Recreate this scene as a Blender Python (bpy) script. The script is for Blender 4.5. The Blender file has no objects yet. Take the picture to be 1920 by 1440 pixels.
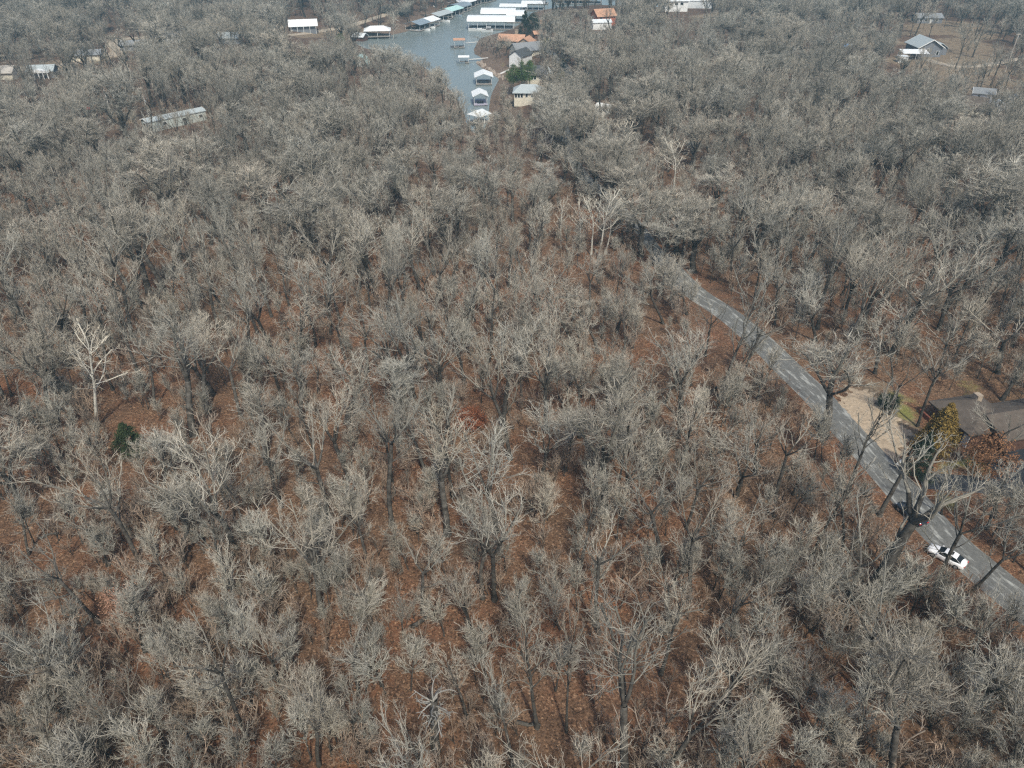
import bpy, bmesh, math, random
import numpy as np
from mathutils import Vector, Matrix, Quaternion
R = math.radians
C = bpy.context.scene.collection
SC = bpy.context.scene
random.seed(11)

# ------------------------------------------------------------------ camera, sky, sun, exposure
CAMH = 60.0
PITCH = R(35.0)
F = 1356.0                      # focal length in pixels of the 1920 wide photograph
cam = bpy.data.cameras.new('camera')
cam.sensor_width = 36.0
cam.lens = F / 1920.0 * 36.0
cam.clip_end = 6000
cam_o = bpy.data.objects.new('camera', cam)
C.objects.link(cam_o)
cam_o.location = (0, 0, CAMH)
cam_o.rotation_euler = (R(90) - PITCH, 0, 0)
SC.camera = cam_o

SUN_EL, SUN_AZ = R(52), R(166)   # azimuth measured clockwise from +Y
world = bpy.data.worlds.new('World')
SC.world = world
world.use_nodes = True
wn = world.node_tree
sky = wn.nodes.new('ShaderNodeTexSky')
sky.sky_type = 'NISHITA'
sky.sun_disc = False
sky.sun_elevation = SUN_EL
sky.sun_rotation = SUN_AZ
sky.air_density = 1.0
sky.dust_density = 3.0
sky.ozone_density = 0.6
bg = wn.nodes['Background']
wn.links.new(sky.outputs[0], bg.inputs[0])
bg.inputs[1].default_value = 0.125
sun = bpy.data.lights.new('sun', 'SUN')
sun.energy = 2.8
sun.angle = R(3.0)
sun.color = (1.0, 0.97, 0.85)
sun_o = bpy.data.objects.new('sun', sun)
C.objects.link(sun_o)
sdir = Vector((math.sin(SUN_AZ) * math.cos(SUN_EL), math.cos(SUN_AZ) * math.cos(SUN_EL), math.sin(SUN_EL)))
sun_o.rotation_euler = sdir.to_track_quat('Z', 'Y').to_euler()
SC.view_settings.view_transform = 'Standard'
SC.view_settings.look = 'None'
SC.view_settings.gamma = 1
SC.view_settings.exposure = 0.38
SC.cycles.max_bounces = 4
SC.cycles.diffuse_bounces = 2
SC.cycles.glossy_bounces = 2
SC.cycles.transmission_bounces = 2
SC.cycles.volume_bounces = 0
SC.cycles.caustics_reflective = False
SC.cycles.caustics_refractive = False
SC.cycles.use_denoising = False
SC.cycles.filter_width = 1.3
SC.cycles.sample_clamp_indirect = 2.5
SC.cycles.sample_clamp_direct = 12.0

# ------------------------------------------------------------------ terrain and projection
ZW = -8.0                       # level of the cove
SP, CP = math.sin(PITCH), math.cos(PITCH)

def ray(px, py):
    a, b = (px - 960) / F, (720 - py) / F
    return Vector((a, CP + b * SP, -SP + b * CP))

def at_z(px, py, z):
    d = ray(px, py)
    return Vector((0, 0, CAMH)) + d * ((z - CAMH) / d.z)

def project(p):
    x, y, z = p[0], p[1], p[2] - CAMH
    dep = y * CP - z * SP
    up = y * SP + z * CP
    return 960 + F * x / dep, 720 - F * up / dep, dep

water_px = [(905, 0), (880, 12), (853, 22), (820, 36), (790, 50), (755, 60), (722, 67), (690, 71), (660, 79), (680, 90),
            (720, 100), (780, 120), (812, 140), (846, 176), (864, 212), (874, 245), (888, 262), (908, 252), (922, 225),
            (922, 200), (925, 182), (932, 165), (940, 148), (926, 138), (908, 128), (896, 119), (911, 110), (893, 101),
            (892, 93), (898, 82), (905, 72), (935, 64), (962, 56), (985, 40), (1000, 24), (1030, 17), (1060, 16), (1095, 19),
            (1140, 20), (1200, 21), (1250, 20), (1290, 14), (1350, 0), (1400, -20), (1350, -60), (950, -60)]
water_xy = np.array([tuple(at_z(a, b, ZW))[:2] for a, b in water_px])

def poly_sd(x, y, P):
    """signed distance of points to polygon P, negative inside"""
    x = np.asarray(x, float); y = np.asarray(y, float)
    d2 = np.full(x.shape, 1e18); ins = np.zeros(x.shape, bool)
    n = len(P)
    for i in range(n):
        ax, ay = P[i]; bx, by = P[(i + 1) % n]
        ex, ey = bx - ax, by - ay
        t = np.clip(((x - ax) * ex + (y - ay) * ey) / (ex * ex + ey * ey + 1e-12), 0, 1)
        d2 = np.minimum(d2, (x - ax - t * ex) ** 2 + (y - ay - t * ey) ** 2)
        c = ((ay > y) != (by > y)) & (x < (bx - ax) * (y - ay) / (by - ay + 1e-12) + ax)
        ins ^= c
    d = np.sqrt(d2)
    return np.where(ins, -d, d)

def H(x, y):
    x = np.asarray(x, float); y = np.asarray(y, float)
    base = 0.9 * np.sin(x * 0.021 + 1.0) * np.cos(y * 0.017) + 0.6 * np.sin(y * 0.033 + x * 0.012) \
        + 0.35 * np.sin(x * 0.06 + 2) * np.sin(y * 0.05)
    base = base * np.clip((np.hypot(x, y)) / 60, 0.4, 1)
    s = poly_sd(x, y, water_xy)
    f = np.clip((s + 3) / 42, 0, 1) ** 0.75
    return (ZW - 0.9) + f * (base - (ZW - 0.9))

def hh(x, y):
    return float(H(np.array([x]), np.array([y]))[0])

def ground(px, py):
    """the terrain point seen at a pixel of the photograph"""
    d = ray(px, py)
    if d.z > -0.02: d.z = -0.02
    t0, t1 = (CAMH - 6) / -d.z, (CAMH + 10) / -d.z
    for _ in range(3):
        t = np.linspace(t0, t1, 60)
        hz = H(d.x * t, d.y * t)
        k = np.argmax(CAMH + d.z * t <= hz)
        k = max(k, 1)
        t0, t1 = t[k - 1], t[k]
    t = (t0 + t1) / 2
    return Vector((d.x * t, d.y * t, CAMH + d.z * t))

def wat(px, py):
    return at_z(px, py, ZW)

# ------------------------------------------------------------------ helpers
def tag(o, label=None, cat=None, group=None, kind=None):
    if label: o['label'] = label
    if cat: o['category'] = cat
    if group: o['group'] = group
    if kind: o['kind'] = kind
    return o

def empty(name, loc, rz=0.0):
    o = bpy.data.objects.new(name, None)
    o.empty_display_size = 0.3
    C.objects.link(o)
    o.location = loc
    o.rotation_euler = (0, 0, rz)
    return o

class MB:
    """collects simple shapes and links them as one mesh object"""
    def __init__(s):
        s.v = []; s.f = []; s.m = []
    def add(s, vs, fs, mi=0):
        k = len(s.v)
        s.v += [tuple(v) for v in vs]
        s.f += [tuple(i + k for i in f) for f in fs]
        s.m += [mi] * len(fs)
        return s
    def box(s, c, d, rz=0.0, mi=0, top=1.0):
        x, y, z = c; a, b, h = d[0] / 2, d[1] / 2, d[2] / 2
        cs, sn = math.cos(rz), math.sin(rz)
        vs = []
        for k, (u, v, w) in enumerate([(-1, -1, -1), (1, -1, -1), (1, 1, -1), (-1, 1, -1), (-1, -1, 1), (1, -1, 1), (1, 1, 1), (-1, 1, 1)]):
            q = top if w > 0 else 1
            px, py = u * a * q, v * b * q
            vs.append((x + px * cs - py * sn, y + px * sn + py * cs, z + w * h))
        return s.add(vs, [(0, 3, 2, 1), (4, 5, 6, 7), (0, 1, 5, 4), (1, 2, 6, 5), (2, 3, 7, 6), (3, 0, 4, 7)], mi)
    def tube(s, p0, p1, r0, r1, n=8, mi=0, cap=True):
        p0 = Vector(p0); p1 = Vector(p1); ax = (p1 - p0)
        if ax.length < 1e-6: return s
        ax.normalize()
        u = ax.orthogonal().normalized(); w = ax.cross(u)
        vs = []
        for p, r in ((p0, r0), (p1, r1)):
            for k in range(n):
                a = 2 * math.pi * k / n
                vs.append(p + (u * math.cos(a) + w * math.sin(a)) * r)
        fs = [(k, (k + 1) % n, n + (k + 1) % n, n + k) for k in range(n)]
        if cap: fs += [tuple(range(n))[::-1], tuple(range(n, 2 * n))]
        return s.add(vs, fs, mi)
    def prism(s, prof, axis, a, b, mi=0):
        """prof: list of (u, z); extruded along axis 'x' or 'y' from a to b"""
        n = len(prof); vs = []
        for q in (a, b):
            for u, z in prof:
                vs.append((q, u, z) if axis == 'x' else (u, q, z))
        fs = [(k, (k + 1) % n, n + (k + 1) % n, n + k) for k in range(n)] + [tuple(range(n))[::-1], tuple(range(n, 2 * n))]
        return s.add(vs, fs, mi)
    def build(s, name, mats, parent=None, smooth=False):
        me = bpy.data.meshes.new(name)
        me.from_pydata(s.v, [], s.f)
        if not isinstance(mats, (list, tuple)): mats = [mats]
        for m in mats: me.materials.append(m)
        if len(mats) > 1: me.polygons.foreach_set('material_index', s.m)
        bm = bmesh.new(); bm.from_mesh(me)
        bmesh.ops.recalc_face_normals(bm, faces=bm.faces)
        bm.to_mesh(me); bm.free()
        if smooth: me.polygons.foreach_set('use_smooth', [True] * len(me.polygons))
        me.update()
        o = bpy.data.objects.new(name, me)
        C.objects.link(o)
        if parent: o.parent = parent
        return o

def copy_tree(o, parent=None):
    c = o.copy(); C.objects.link(c)
    if parent: c.parent = parent
    for ch in list(o.children): copy_tree(ch, c)
    return c

# ------------------------------------------------------------------ materials
def mat(name, col, rough=0.8, metal=0.0, var=0.0, scale=3.0, spec=0.3, bump=0.0, coords='Object', inst=0.0, col2=None):
    m = bpy.data.materials.new(name); m.use_nodes = True
    nt = m.node_tree; b = nt.nodes['Principled BSDF']
    b.inputs['Roughness'].default_value = rough
    b.inputs['Metallic'].default_value = metal
    b.inputs['Specular IOR Level'].default_value = spec
    b.inputs['Base Color'].default_value = (*col, 1)
    if var or inst or bump:
        tc = nt.nodes.new('ShaderNodeTexCoord')
        nz = nt.nodes.new('ShaderNodeTexNoise')
        nz.inputs['Scale'].default_value = scale; nz.inputs['Detail'].default_value = 6; nz.inputs['Roughness'].default_value = 0.65
        nt.links.new(tc.outputs[coords], nz.inputs['Vector'])
        ramp = nt.nodes.new('ShaderNodeMapRange')
        ramp.inputs['From Min'].default_value = 0.3; ramp.inputs['From Max'].default_value = 0.7
        nt.links.new(nz.outputs['Fac'], ramp.inputs['Value'])
        mx = nt.nodes.new('ShaderNodeMix'); mx.data_type = 'RGBA'
        mx.inputs['A'].default_value = (*[c * (1 - var) for c in col], 1)
        mx.inputs['B'].default_value = (*(col2 or [min(1, c * (1 + var)) for c in col]), 1)
        nt.links.new(ramp.outputs[0], mx.inputs['Factor'])
        out = mx.outputs['Result']
        if inst:
            oi = nt.nodes.new('ShaderNodeObjectInfo')
            mr = nt.nodes.new('ShaderNodeMapRange')
            mr.inputs['To Min'].default_value = 1 - inst; mr.inputs['To Max'].default_value = 1 + inst
            nt.links.new(oi.outputs['Random'], mr.inputs['Value'])
            vm = nt.nodes.new('ShaderNodeVectorMath'); vm.operation = 'SCALE'
            nt.links.new(out, vm.inputs[0]); nt.links.new(mr.outputs[0], vm.inputs['Scale'])
            out = vm.outputs[0]
        nt.links.new(out, b.inputs['Base Color'])
        if bump:
            bp = nt.nodes.new('ShaderNodeBump'); bp.inputs['Strength'].default_value = bump; bp.inputs['Distance'].default_value = 0.05
            nt.links.new(nz.outputs['Fac'], bp.inputs['Height']); nt.links.new(bp.outputs[0], b.inputs['Normal'])
    return m

def twig_mat(name, dark, pale, inst_lo=0.72, inst_hi=1.2, warm=0.5):
    """bark: thick wood dark, thin wood pale (the 'tone' attribute), tinted a little per tree"""
    m = bpy.data.materials.new(name); m.use_nodes = True
    nt = m.node_tree; b = nt.nodes['Principled BSDF']
    b.inputs['Roughness'].default_value = 0.75; b.inputs['Specular IOR Level'].default_value = 0.25
    at = nt.nodes.new('ShaderNodeAttribute'); at.attribute_name = 'tone'
    mx = nt.nodes.new('ShaderNodeMix'); mx.data_type = 'RGBA'
    mx.inputs['A'].default_value = (*dark, 1); mx.inputs['B'].default_value = (*pale, 1)
    nt.links.new(at.outputs['Fac'], mx.inputs['Factor'])
    oi = nt.nodes.new('ShaderNodeObjectInfo')
    mr = nt.nodes.new('ShaderNodeMapRange'); mr.inputs['To Min'].default_value = inst_lo; mr.inputs['To Max'].default_value = inst_hi
    nt.links.new(oi.outputs['Random'], mr.inputs['Value'])
    ml = nt.nodes.new('ShaderNodeMath'); ml.operation = 'MULTIPLY'; ml.inputs[1].default_value = 7.31
    fr = nt.nodes.new('ShaderNodeMath'); fr.operation = 'FRACT'
    nt.links.new(oi.outputs['Random'], ml.inputs[0]); nt.links.new(ml.outputs[0], fr.inputs[0])
    tint = nt.nodes.new('ShaderNodeMix'); tint.data_type = 'RGBA'
    tint.inputs['A'].default_value = (0.98, 1.0, 0.98, 1); tint.inputs['B'].default_value = (1.10, 0.99, 0.86, 1)
    m2 = nt.nodes.new('ShaderNodeMath'); m2.operation = 'MULTIPLY'; m2.inputs[1].default_value = warm
    nt.links.new(fr.outputs[0], m2.inputs[0]); nt.links.new(m2.outputs[0], tint.inputs['Factor'])
    v1 = nt.nodes.new('ShaderNodeVectorMath'); v1.operation = 'MULTIPLY'
    nt.links.new(mx.outputs['Result'], v1.inputs[0]); nt.links.new(tint.outputs['Result'], v1.inputs[1])
    v2 = nt.nodes.new('ShaderNodeVectorMath'); v2.operation = 'SCALE'
    nt.links.new(v1.outputs[0], v2.inputs[0]); nt.links.new(mr.outputs[0], v2.inputs['Scale'])
    nt.links.new(v2.outputs[0], b.inputs['Base Color'])
    return m

M_TRUNK = mat('oak_bark', (0.045, 0.038, 0.032), 0.9, var=0.6, scale=1.6, bump=0.4, inst=0.3, spec=0.1, col2=(0.13, 0.12, 0.105))
M_TWIG = twig_mat('grey_twigs', (0.066, 0.063, 0.054), (0.39, 0.366, 0.322), 0.70, 1.22)
M_BRUSH = twig_mat('brown_brush', (0.10, 0.08, 0.065), (0.34, 0.28, 0.235), warm=1.0)
M_SYTRUNK = mat('sycamore_bark', (0.46, 0.44, 0.385), 0.75, var=0.4, scale=1.0, inst=0.1)
M_SYTWIG = twig_mat('sycamore_twigs', (0.54, 0.51, 0.45), (0.46, 0.41, 0.34), 0.9, 1.1, 0.3)
M_SNAG = mat('weathered_wood', (0.24, 0.23, 0.21), 0.9, var=0.5, scale=2)
M_PINE = mat('pine_needles', (0.07, 0.11, 0.03), 0.7, var=0.45, scale=1.2, inst=0.2)
M_CEDAR = mat('dark_cedar_leaf', (0.022, 0.034, 0.018), 0.75, var=0.4, scale=1.5, inst=0.15)
M_OLIVE = mat('bronze_cedar_leaf', (0.22, 0.15, 0.04), 0.75, var=0.45, scale=1.2)
M_RUST = mat('rust_oak_leaf', (0.235, 0.12, 0.06), 0.8, var=0.4, scale=1.5, inst=0.2)
M_WHITE = mat('white_paint', (0.72, 0.73, 0.72), 0.5, var=0.06, scale=0.7)
M_METAL = mat('pale_metal_roof', (0.62, 0.65, 0.66), 0.45, var=0.12, scale=0.5, spec=0.5)
M_METALW = mat('white_metal_roof', (0.76, 0.78, 0.78), 0.45, var=0.08, scale=0.5, spec=0.5)
M_SLATE = mat('slate_metal_roof', (0.22, 0.27, 0.31), 0.5, var=0.15, scale=0.6)
M_TEAL = mat('teal_metal_roof', (0.42, 0.62, 0.60), 0.5, var=0.12, scale=0.6)
M_ORANGE = mat('orange_roof', (0.45, 0.26, 0.17), 0.7, var=0.2, scale=0.8)
M_REDROOF = mat('rust_red_roof', (0.42, 0.13, 0.08), 0.7, var=0.2, scale=0.8)
M_SHING = mat('grey_shingles', (0.21, 0.22, 0.23), 0.9, var=0.2, scale=2.5)
M_SHINGD = mat('dark_shingles', (0.07, 0.075, 0.08), 0.9, var=0.25, scale=2.5)
M_SHINGB = mat('brown_shingles', (0.10, 0.082, 0.068), 0.9, var=0.22, scale=1.2)
M_SHINGL = mat('pale_blue_grey_shingles', (0.36, 0.40, 0.41), 0.85, var=0.12, scale=2.0)
M_GREYW = mat('slate_grey_siding', (0.17, 0.18, 0.20), 0.8, var=0.1, scale=1)
M_TANW = mat('cream_siding', (0.66, 0.61, 0.50), 0.8, var=0.1, scale=1)
M_BROWNW = mat('brown_siding', (0.11, 0.06, 0.045), 0.85, var=0.25, scale=1)
M_PALEW = mat('pale_green_grey_siding', (0.42, 0.46, 0.43), 0.7, var=0.15, scale=0.6)
M_STONE = mat('tan_stone_wall', (0.32, 0.26, 0.2), 0.9, var=0.3, scale=2)
M_GLASS = mat('dark_window_glass', (0.015, 0.018, 0.02), 0.12, spec=0.6)
M_DARK = mat('black_rubber', (0.02, 0.02, 0.02), 0.8)
M_DECK = mat('grey_deck_boards', (0.24, 0.22, 0.20), 0.85, var=0.25, scale=1.5)
M_FLOAT = mat('black_dock_float', (0.03, 0.03, 0.035), 0.7)
M_STEEL = mat('galvanised_steel', (0.4, 0.42, 0.43), 0.4, metal=0.5, var=0.1)
M_CARW = mat('white_car_paint', (0.86, 0.86, 0.86), 0.18, spec=0.6)
M_CARD = mat('dark_car_paint', (0.02, 0.025, 0.035), 0.15, spec=0.6)
M_RED = mat('red_lens', (0.45, 0.02, 0.02), 0.3)
M_REDP = mat('red_paint', (0.55, 0.10, 0.10), 0.5)
M_BLUE = mat('blue_tarp', (0.10, 0.25, 0.5), 0.5, var=0.2)
M_POLE = mat('weathered_pole', (0.42, 0.38, 0.33), 0.9, var=0.25, scale=2)
M_PVC = mat('white_pole', (0.62, 0.60, 0.56), 0.7, var=0.15, scale=2)
M_CHAR = mat('tan_canvas', (0.55, 0.36, 0.25), 0.7, var=0.1)
M_ROCK = mat('riprap_rock', (0.34, 0.28, 0.23), 0.9, var=0.4, scale=1.4)

# ------------------------------------------------------------------ ground
def rgb(nt, c): 
    n = nt.nodes.new('ShaderNodeRGB'); n.outputs[0].default_value = (*c, 1); return n.outputs[0]

def mixc(nt, fac, a, b):
    n = nt.nodes.new('ShaderNodeMix'); n.data_type = 'RGBA'
    for k, v in (('A', a), ('B', b)):
        if isinstance(v, tuple): n.inputs[k].default_value = (*v, 1)
        else: nt.links.new(v, n.inputs[k])
    if isinstance(fac, float): n.inputs['Factor'].default_value = fac
    else: nt.links.new(fac, n.inputs['Factor'])
    return n.outputs['Result']

def noise(nt, vec, sc, det=4, rough=0.6, lo=0.35, hi=0.65, dist=0.0):
    n = nt.nodes.new('ShaderNodeTexNoise'); n.inputs['Scale'].default_value = sc; n.inputs['Detail'].default_value = det
    n.inputs['Roughness'].default_value = rough; n.inputs['Distortion'].default_value = dist
    nt.links.new(vec, n.inputs['Vector'])
    r = nt.nodes.new('ShaderNodeMapRange'); r.inputs['From Min'].default_value = lo; r.inputs['From Max'].default_value = hi
    nt.links.new(n.outputs['Fac'], r.inputs['Value'])
    return r.outputs[0]

def ground_material():
    m = bpy.data.materials.new('leaf_litter_ground'); m.use_nodes = True
    nt = m.node_tree; b = nt.nodes['Principled BSDF']
    b.inputs['Roughness'].default_value = 0.95; b.inputs['Specular IOR Level'].default_value = 0.1
    tc = nt.nodes.new('ShaderNodeTexCoord'); v = tc.outputs['Object']
    big = noise(nt, v, 0.05, 5, 0.6, 0.38, 0.62)
    mid = noise(nt, v, 0.35, 5, 0.65, 0.38, 0.62)
    fine = noise(nt, v, 2.2, 6, 0.75, 0.4, 0.62)
    vor = nt.nodes.new('ShaderNodeTexVoronoi'); vor.inputs['Scale'].default_value = 6.5
    nt.links.new(v, vor.inputs['Vector'])
    leaf = mixc(nt, mid, (0.245, 0.105, 0.055), (0.155, 0.09, 0.06))
    leaf2 = mixc(nt, big, leaf, (0.165, 0.11, 0.072))
    # single leaves: one colour per voronoi cell
    sep = nt.nodes.new('ShaderNodeSeparateColor'); nt.links.new(vor.outputs['Color'], sep.inputs[0])
    r1 = nt.nodes.new('ShaderNodeMapRange'); r1.inputs['From Min'].default_value = 0.72; r1.inputs['From Max'].default_value = 1.0
    nt.links.new(sep.outputs[0], r1.inputs['Value'])
    r2 = nt.nodes.new('ShaderNodeMapRange'); r2.inputs['From Min'].default_value = 0.55; r2.inputs['From Max'].default_value = 0.95
    nt.links.new(sep.outputs[1], r2.inputs['Value'])
    c = mixc(nt, r1.outputs[0], leaf2, (0.40, 0.25, 0.155))
    c = mixc(nt, r2.outputs[0], c, (0.06, 0.038, 0.025))
    c = mixc(nt, fine, c, mixc(nt, 0.5, c, (0.14, 0.075, 0.042)))
    du = nt.nodes.new('ShaderNodeAttribute'); du.attribute_name = 'dull'
    c = mixc(nt, du.outputs['Fac'], c, mixc(nt, mid, (0.135, 0.09, 0.066), (0.095, 0.07, 0.055)))
    at = nt.nodes.new('ShaderNodeAttribute'); at.attribute_name = 'cover'
    sp = nt.nodes.new('ShaderNodeSeparateColor'); nt.links.new(at.outputs['Color'], sp.inputs[0])
    def edge(o):
        a = nt.nodes.new('ShaderNodeMath'); a.operation = 'ADD'; nt.links.new(o, a.inputs[0])
        n2 = nt.nodes.new('ShaderNodeTexNoise'); n2.inputs['Scale'].default_value = 0.5; n2.inputs['Detail'].default_value = 6
        nt.links.new(v, n2.inputs['Vector']); nt.links.new(n2.outputs['Fac'], a.inputs[1])
        r = nt.nodes.new('ShaderNodeMapRange'); r.inputs['From Min'].default_value = 0.85; r.inputs['From Max'].default_value = 1.1
        nt.links.new(a.outputs[0], r.inputs['Value']); return r.outputs[0]
    tan = mixc(nt, fine, (0.27, 0.21, 0.145), (0.16, 0.12, 0.085))
    c = mixc(nt, edge(sp.outputs[0]), c, tan)
    grn = mixc(nt, mid, (0.20, 0.20, 0.065), (0.28, 0.23, 0.10))
    c = mixc(nt, edge(sp.outputs[1]), c, grn)
    bank = mixc(nt, fine, (0.22, 0.165, 0.125), (0.12, 0.085, 0.065))
    c = mixc(nt, edge(sp.outputs[2]), c, bank)
    nt.links.new(c, b.inputs['Base Color'])
    bp = nt.nodes.new('ShaderNodeBump'); bp.inputs['Strength'].default_value = 0.7; bp.inputs['Distance'].default_value = 0.12
    nt.links.new(fine, bp.inputs['Height']); nt.links.new(bp.outputs[0], b.inputs['Normal'])
    return m

def axis(parts):
    out = []
    for a, b, st in parts: out += list(np.arange(a, b, st))
    out.append(parts[-1][1]); return np.array(sorted(set(out)))

GX = axis([(-3000, -600, 150), (-600, -180, 14), (-180, 160, 3.2), (160, 600, 12), (600, 3000, 150)])
GY = axis([(-600, 10, 40), (10, 180, 3.6), (180, 560, 3.2), (560, 800, 12), (800, 4200, 170)])

TAN_PX = [[(1655, 112), (1700, 98), (1790, 60), (1850, 70), (1900, 110), (1880, 160), (1820, 180), (1760, 165), (1700, 130)],
          [(1690, 30), (1780, 36), (1870, 52), (1900, 75), (1800, 70), (1700, 62)],
          [(1600, 75), (1650, 60), (1700, 60), (1690, 85), (1620, 90)],
          [(1880, 190), (1920, 120), (1960, 130), (1960, 200), (1900, 225)],
          [(195, 205), (240, 208), (285, 218), (280, 228), (215, 232)],
          [(0, 125), (90, 117), (200, 100), (215, 72), (300, 65), (320, 72), (250, 84), (245, 100), (200, 118), (60, 137), (0, 138)],
          [(385, 40), (440, 55), (400, 65), (370, 50)],
          [(1290, 30), (1400, 15), (1395, 28), (1300, 42)],
          [(1575, 690), (1650, 715), (1700, 745), (1720, 800), (1690, 860), (1640, 800), (1590, 740)],
          [(540, 62), (620, 58), (700, 50), (760, 30), (700, 62), (640, 66), (560, 72)]]
GRN_PX = [[(1655, 748), (1700, 740), (1730, 770), (1725, 795), (1690, 775)],
          [(1742, 917), (1780, 917), (1782, 950), (1760, 945)],
          [(925, 112), (950, 122), (955, 130), (935, 122)],
          [(1046, 132), (1068, 128), (1072, 145), (1050, 155)],
          [(1000, 82), (1030, 70), (1035, 80), (1010, 92)],
          [(1800, 728), (1830, 722), (1840, 742), (1815, 745)],
          [(1780, 860), (1850, 870), (1855, 895), (1790, 885)]]
CLEAR_XY = []

def px_poly_xy(pl):
    return np.array([tuple(ground(a, b))[:2] for a, b in pl])

def make_ground():
    X, Y = np.meshgrid(GX, GY)
    Z = H(X, Y)
    nx, ny = len(GX), len(GY)
    vs = np.stack([X.ravel(), Y.ravel(), Z.ravel()], 1)
    i = np.arange(nx * ny).reshape(ny, nx)
    fs = np.stack([i[:-1, :-1].ravel(), i[:-1, 1:].ravel(), i[1:, 1:].ravel(), i[1:, :-1].ravel()], 1)
    me = bpy.data.meshes.new('ground'); me.from_pydata(vs.tolist(), [], fs.tolist())
    me.polygons.foreach_set('use_smooth', [True] * len(me.polygons))
    col = np.zeros((nx * ny, 4)); col[:, 3] = 1
    x, y = vs[:, 0], vs[:, 1]
    for pl in TAN_PX:
        P = px_poly_xy(pl); CLEAR_XY.append(P)
        col[:, 0] = np.maximum(col[:, 0], np.clip(0.5 - poly_sd(x, y, P) / 5, 0, 0.62))
    for pl in GRN_PX:
        P = px_poly_xy(pl); CLEAR_XY.append(P)
        col[:, 1] = np.maximum(col[:, 1], np.clip(0.55 - poly_sd(x, y, P) / 4, 0, 0.68))
    s = poly_sd(x, y, water_xy)
    col[:, 2] = np.clip(0.85 - s / 22, 0, 0.62) * (s < 30)
    ca = me.color_attributes.new('cover', 'FLOAT_COLOR', 'POINT')
    ca.data.foreach_set('color', col.ravel())
    dl = np.clip((y - 120) / 110 + .35 * np.sin(x * .045) * np.cos(y * .06), 0, .85)
    da = me.attributes.new('dull', 'FLOAT', 'POINT'); da.data.foreach_set('value', dl)
    me.materials.append(ground_material())
    o = bpy.data.objects.new('ground', me); C.objects.link(o)
    return tag(o, 'rust brown leaf litter forest floor under the bare trees', kind='structure')
make_ground()

def water_material():
    m = bpy.data.materials.new('lake_water'); m.use_nodes = True
    nt = m.node_tree; b = nt.nodes['Principled BSDF']
    b.inputs['Base Color'].default_value = (0.175, 0.205, 0.20, 1)
    b.inputs['Roughness'].default_value = 0.22
    b.inputs['IOR'].default_value = 1.33
    tc = nt.nodes.new('ShaderNodeTexCoord')
    n = nt.nodes.new('ShaderNodeTexNoise'); n.inputs['Scale'].default_value = 1.3; n.inputs['Detail'].default_value = 5
    nt.links.new(tc.outputs['Object'], n.inputs['Vector'])
    bp = nt.nodes.new('ShaderNodeBump'); bp.inputs['Strength'].default_value = 0.35; bp.inputs['Distance'].default_value = 0.12
    nt.links.new(n.outputs['Fac'], bp.inputs['Height']); nt.links.new(bp.outputs[0], b.inputs['Normal'])
    return m
wm = MB().add([(-1500, 180, ZW), (2500, 180, ZW), (2500, 4100, ZW), (-1500, 4100, ZW)], [(0, 1, 2, 3)]).build('water', water_material())
tag(wm, 'calm blue grey lake cove between wooded banks', kind='structure')

# ------------------------------------------------------------------ roads and paths
def road_material(name, base, edge, patch, litter=False):
    m = bpy.data.materials.new(name); m.use_nodes = True
    nt = m.node_tree; b = nt.nodes['Principled BSDF']; b.inputs['Roughness'].default_value = 0.9; b.inputs['Specular IOR Level'].default_value = 0.2
    tc = nt.nodes.new('ShaderNodeTexCoord')
    uv = nt.nodes.new('ShaderNodeUVMap'); uv.uv_map = 'UVMap'
    mp = nt.nodes.new('ShaderNodeMapping'); mp.inputs['Scale'].default_value = (0.9, 0.16, 1)
    nt.links.new(uv.outputs[0], mp.inputs['Vector'])
    streak = noise(nt, mp.outputs[0], 1.6, 6, 0.7, 0.52, 0.64)
    fine = noise(nt, tc.outputs['Object'], 3.0, 6, 0.7, 0.3, 0.7)
    c = mixc(nt, fine, tuple(x * 0.75 for x in base), tuple(x * 1.25 for x in base))
    c = mixc(nt, streak, c, patch)
    sx = nt.nodes.new('ShaderNodeSeparateXYZ'); nt.links.new(uv.outputs[0], sx.inputs[0])
    ab = nt.nodes.new('ShaderNodeMath'); ab.operation = 'ABSOLUTE'; nt.links.new(sx.outputs[0], ab.inputs[0])
    ad = nt.nodes.new('ShaderNodeMath'); ad.operation = 'ADD'; nt.links.new(ab.outputs[0], ad.inputs[0])
    n3 = nt.nodes.new('ShaderNodeTexNoise'); n3.inputs['Scale'].default_value = 0.8; n3.inputs['Detail'].default_value = 5
    nt.links.new(tc.outputs['Object'], n3.inputs['Vector']); nt.links.new(n3.outputs['Fac'], ad.inputs[1])
    r = nt.nodes.new('ShaderNodeMapRange'); r.inputs['From Min'].default_value = 2.75; r.inputs['From Max'].default_value = 3.05
    nt.links.new(ad.outputs[0], r.inputs['Value'])
    c = mixc(nt, r.outputs[0], c, edge)
    if litter:
        n4 = nt.nodes.new('ShaderNodeTexNoise'); n4.inputs['Scale'].default_value = 1.1; n4.inputs['Detail'].default_value = 8; n4.inputs['Roughness'].default_value = .8
        nt.links.new(tc.outputs['Object'], n4.inputs['Vector'])
        a4 = nt.nodes.new('ShaderNodeMath'); a4.operation = 'ADD'; nt.links.new(ab.outputs[0], a4.inputs[0]); nt.links.new(n4.outputs['Fac'], a4.inputs[1])
        r4 = nt.nodes.new('ShaderNodeMapRange'); r4.inputs['From Min'].default_value = 3.1; r4.inputs['From Max'].default_value = 3.3
        nt.links.new(a4.outputs[0], r4.inputs['Value'])
        c = mixc(nt, r4.outputs[0], c, (0.16, 0.075, 0.04))
    nt.links.new(c, b.inputs['Base Color'])
    return m

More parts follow.
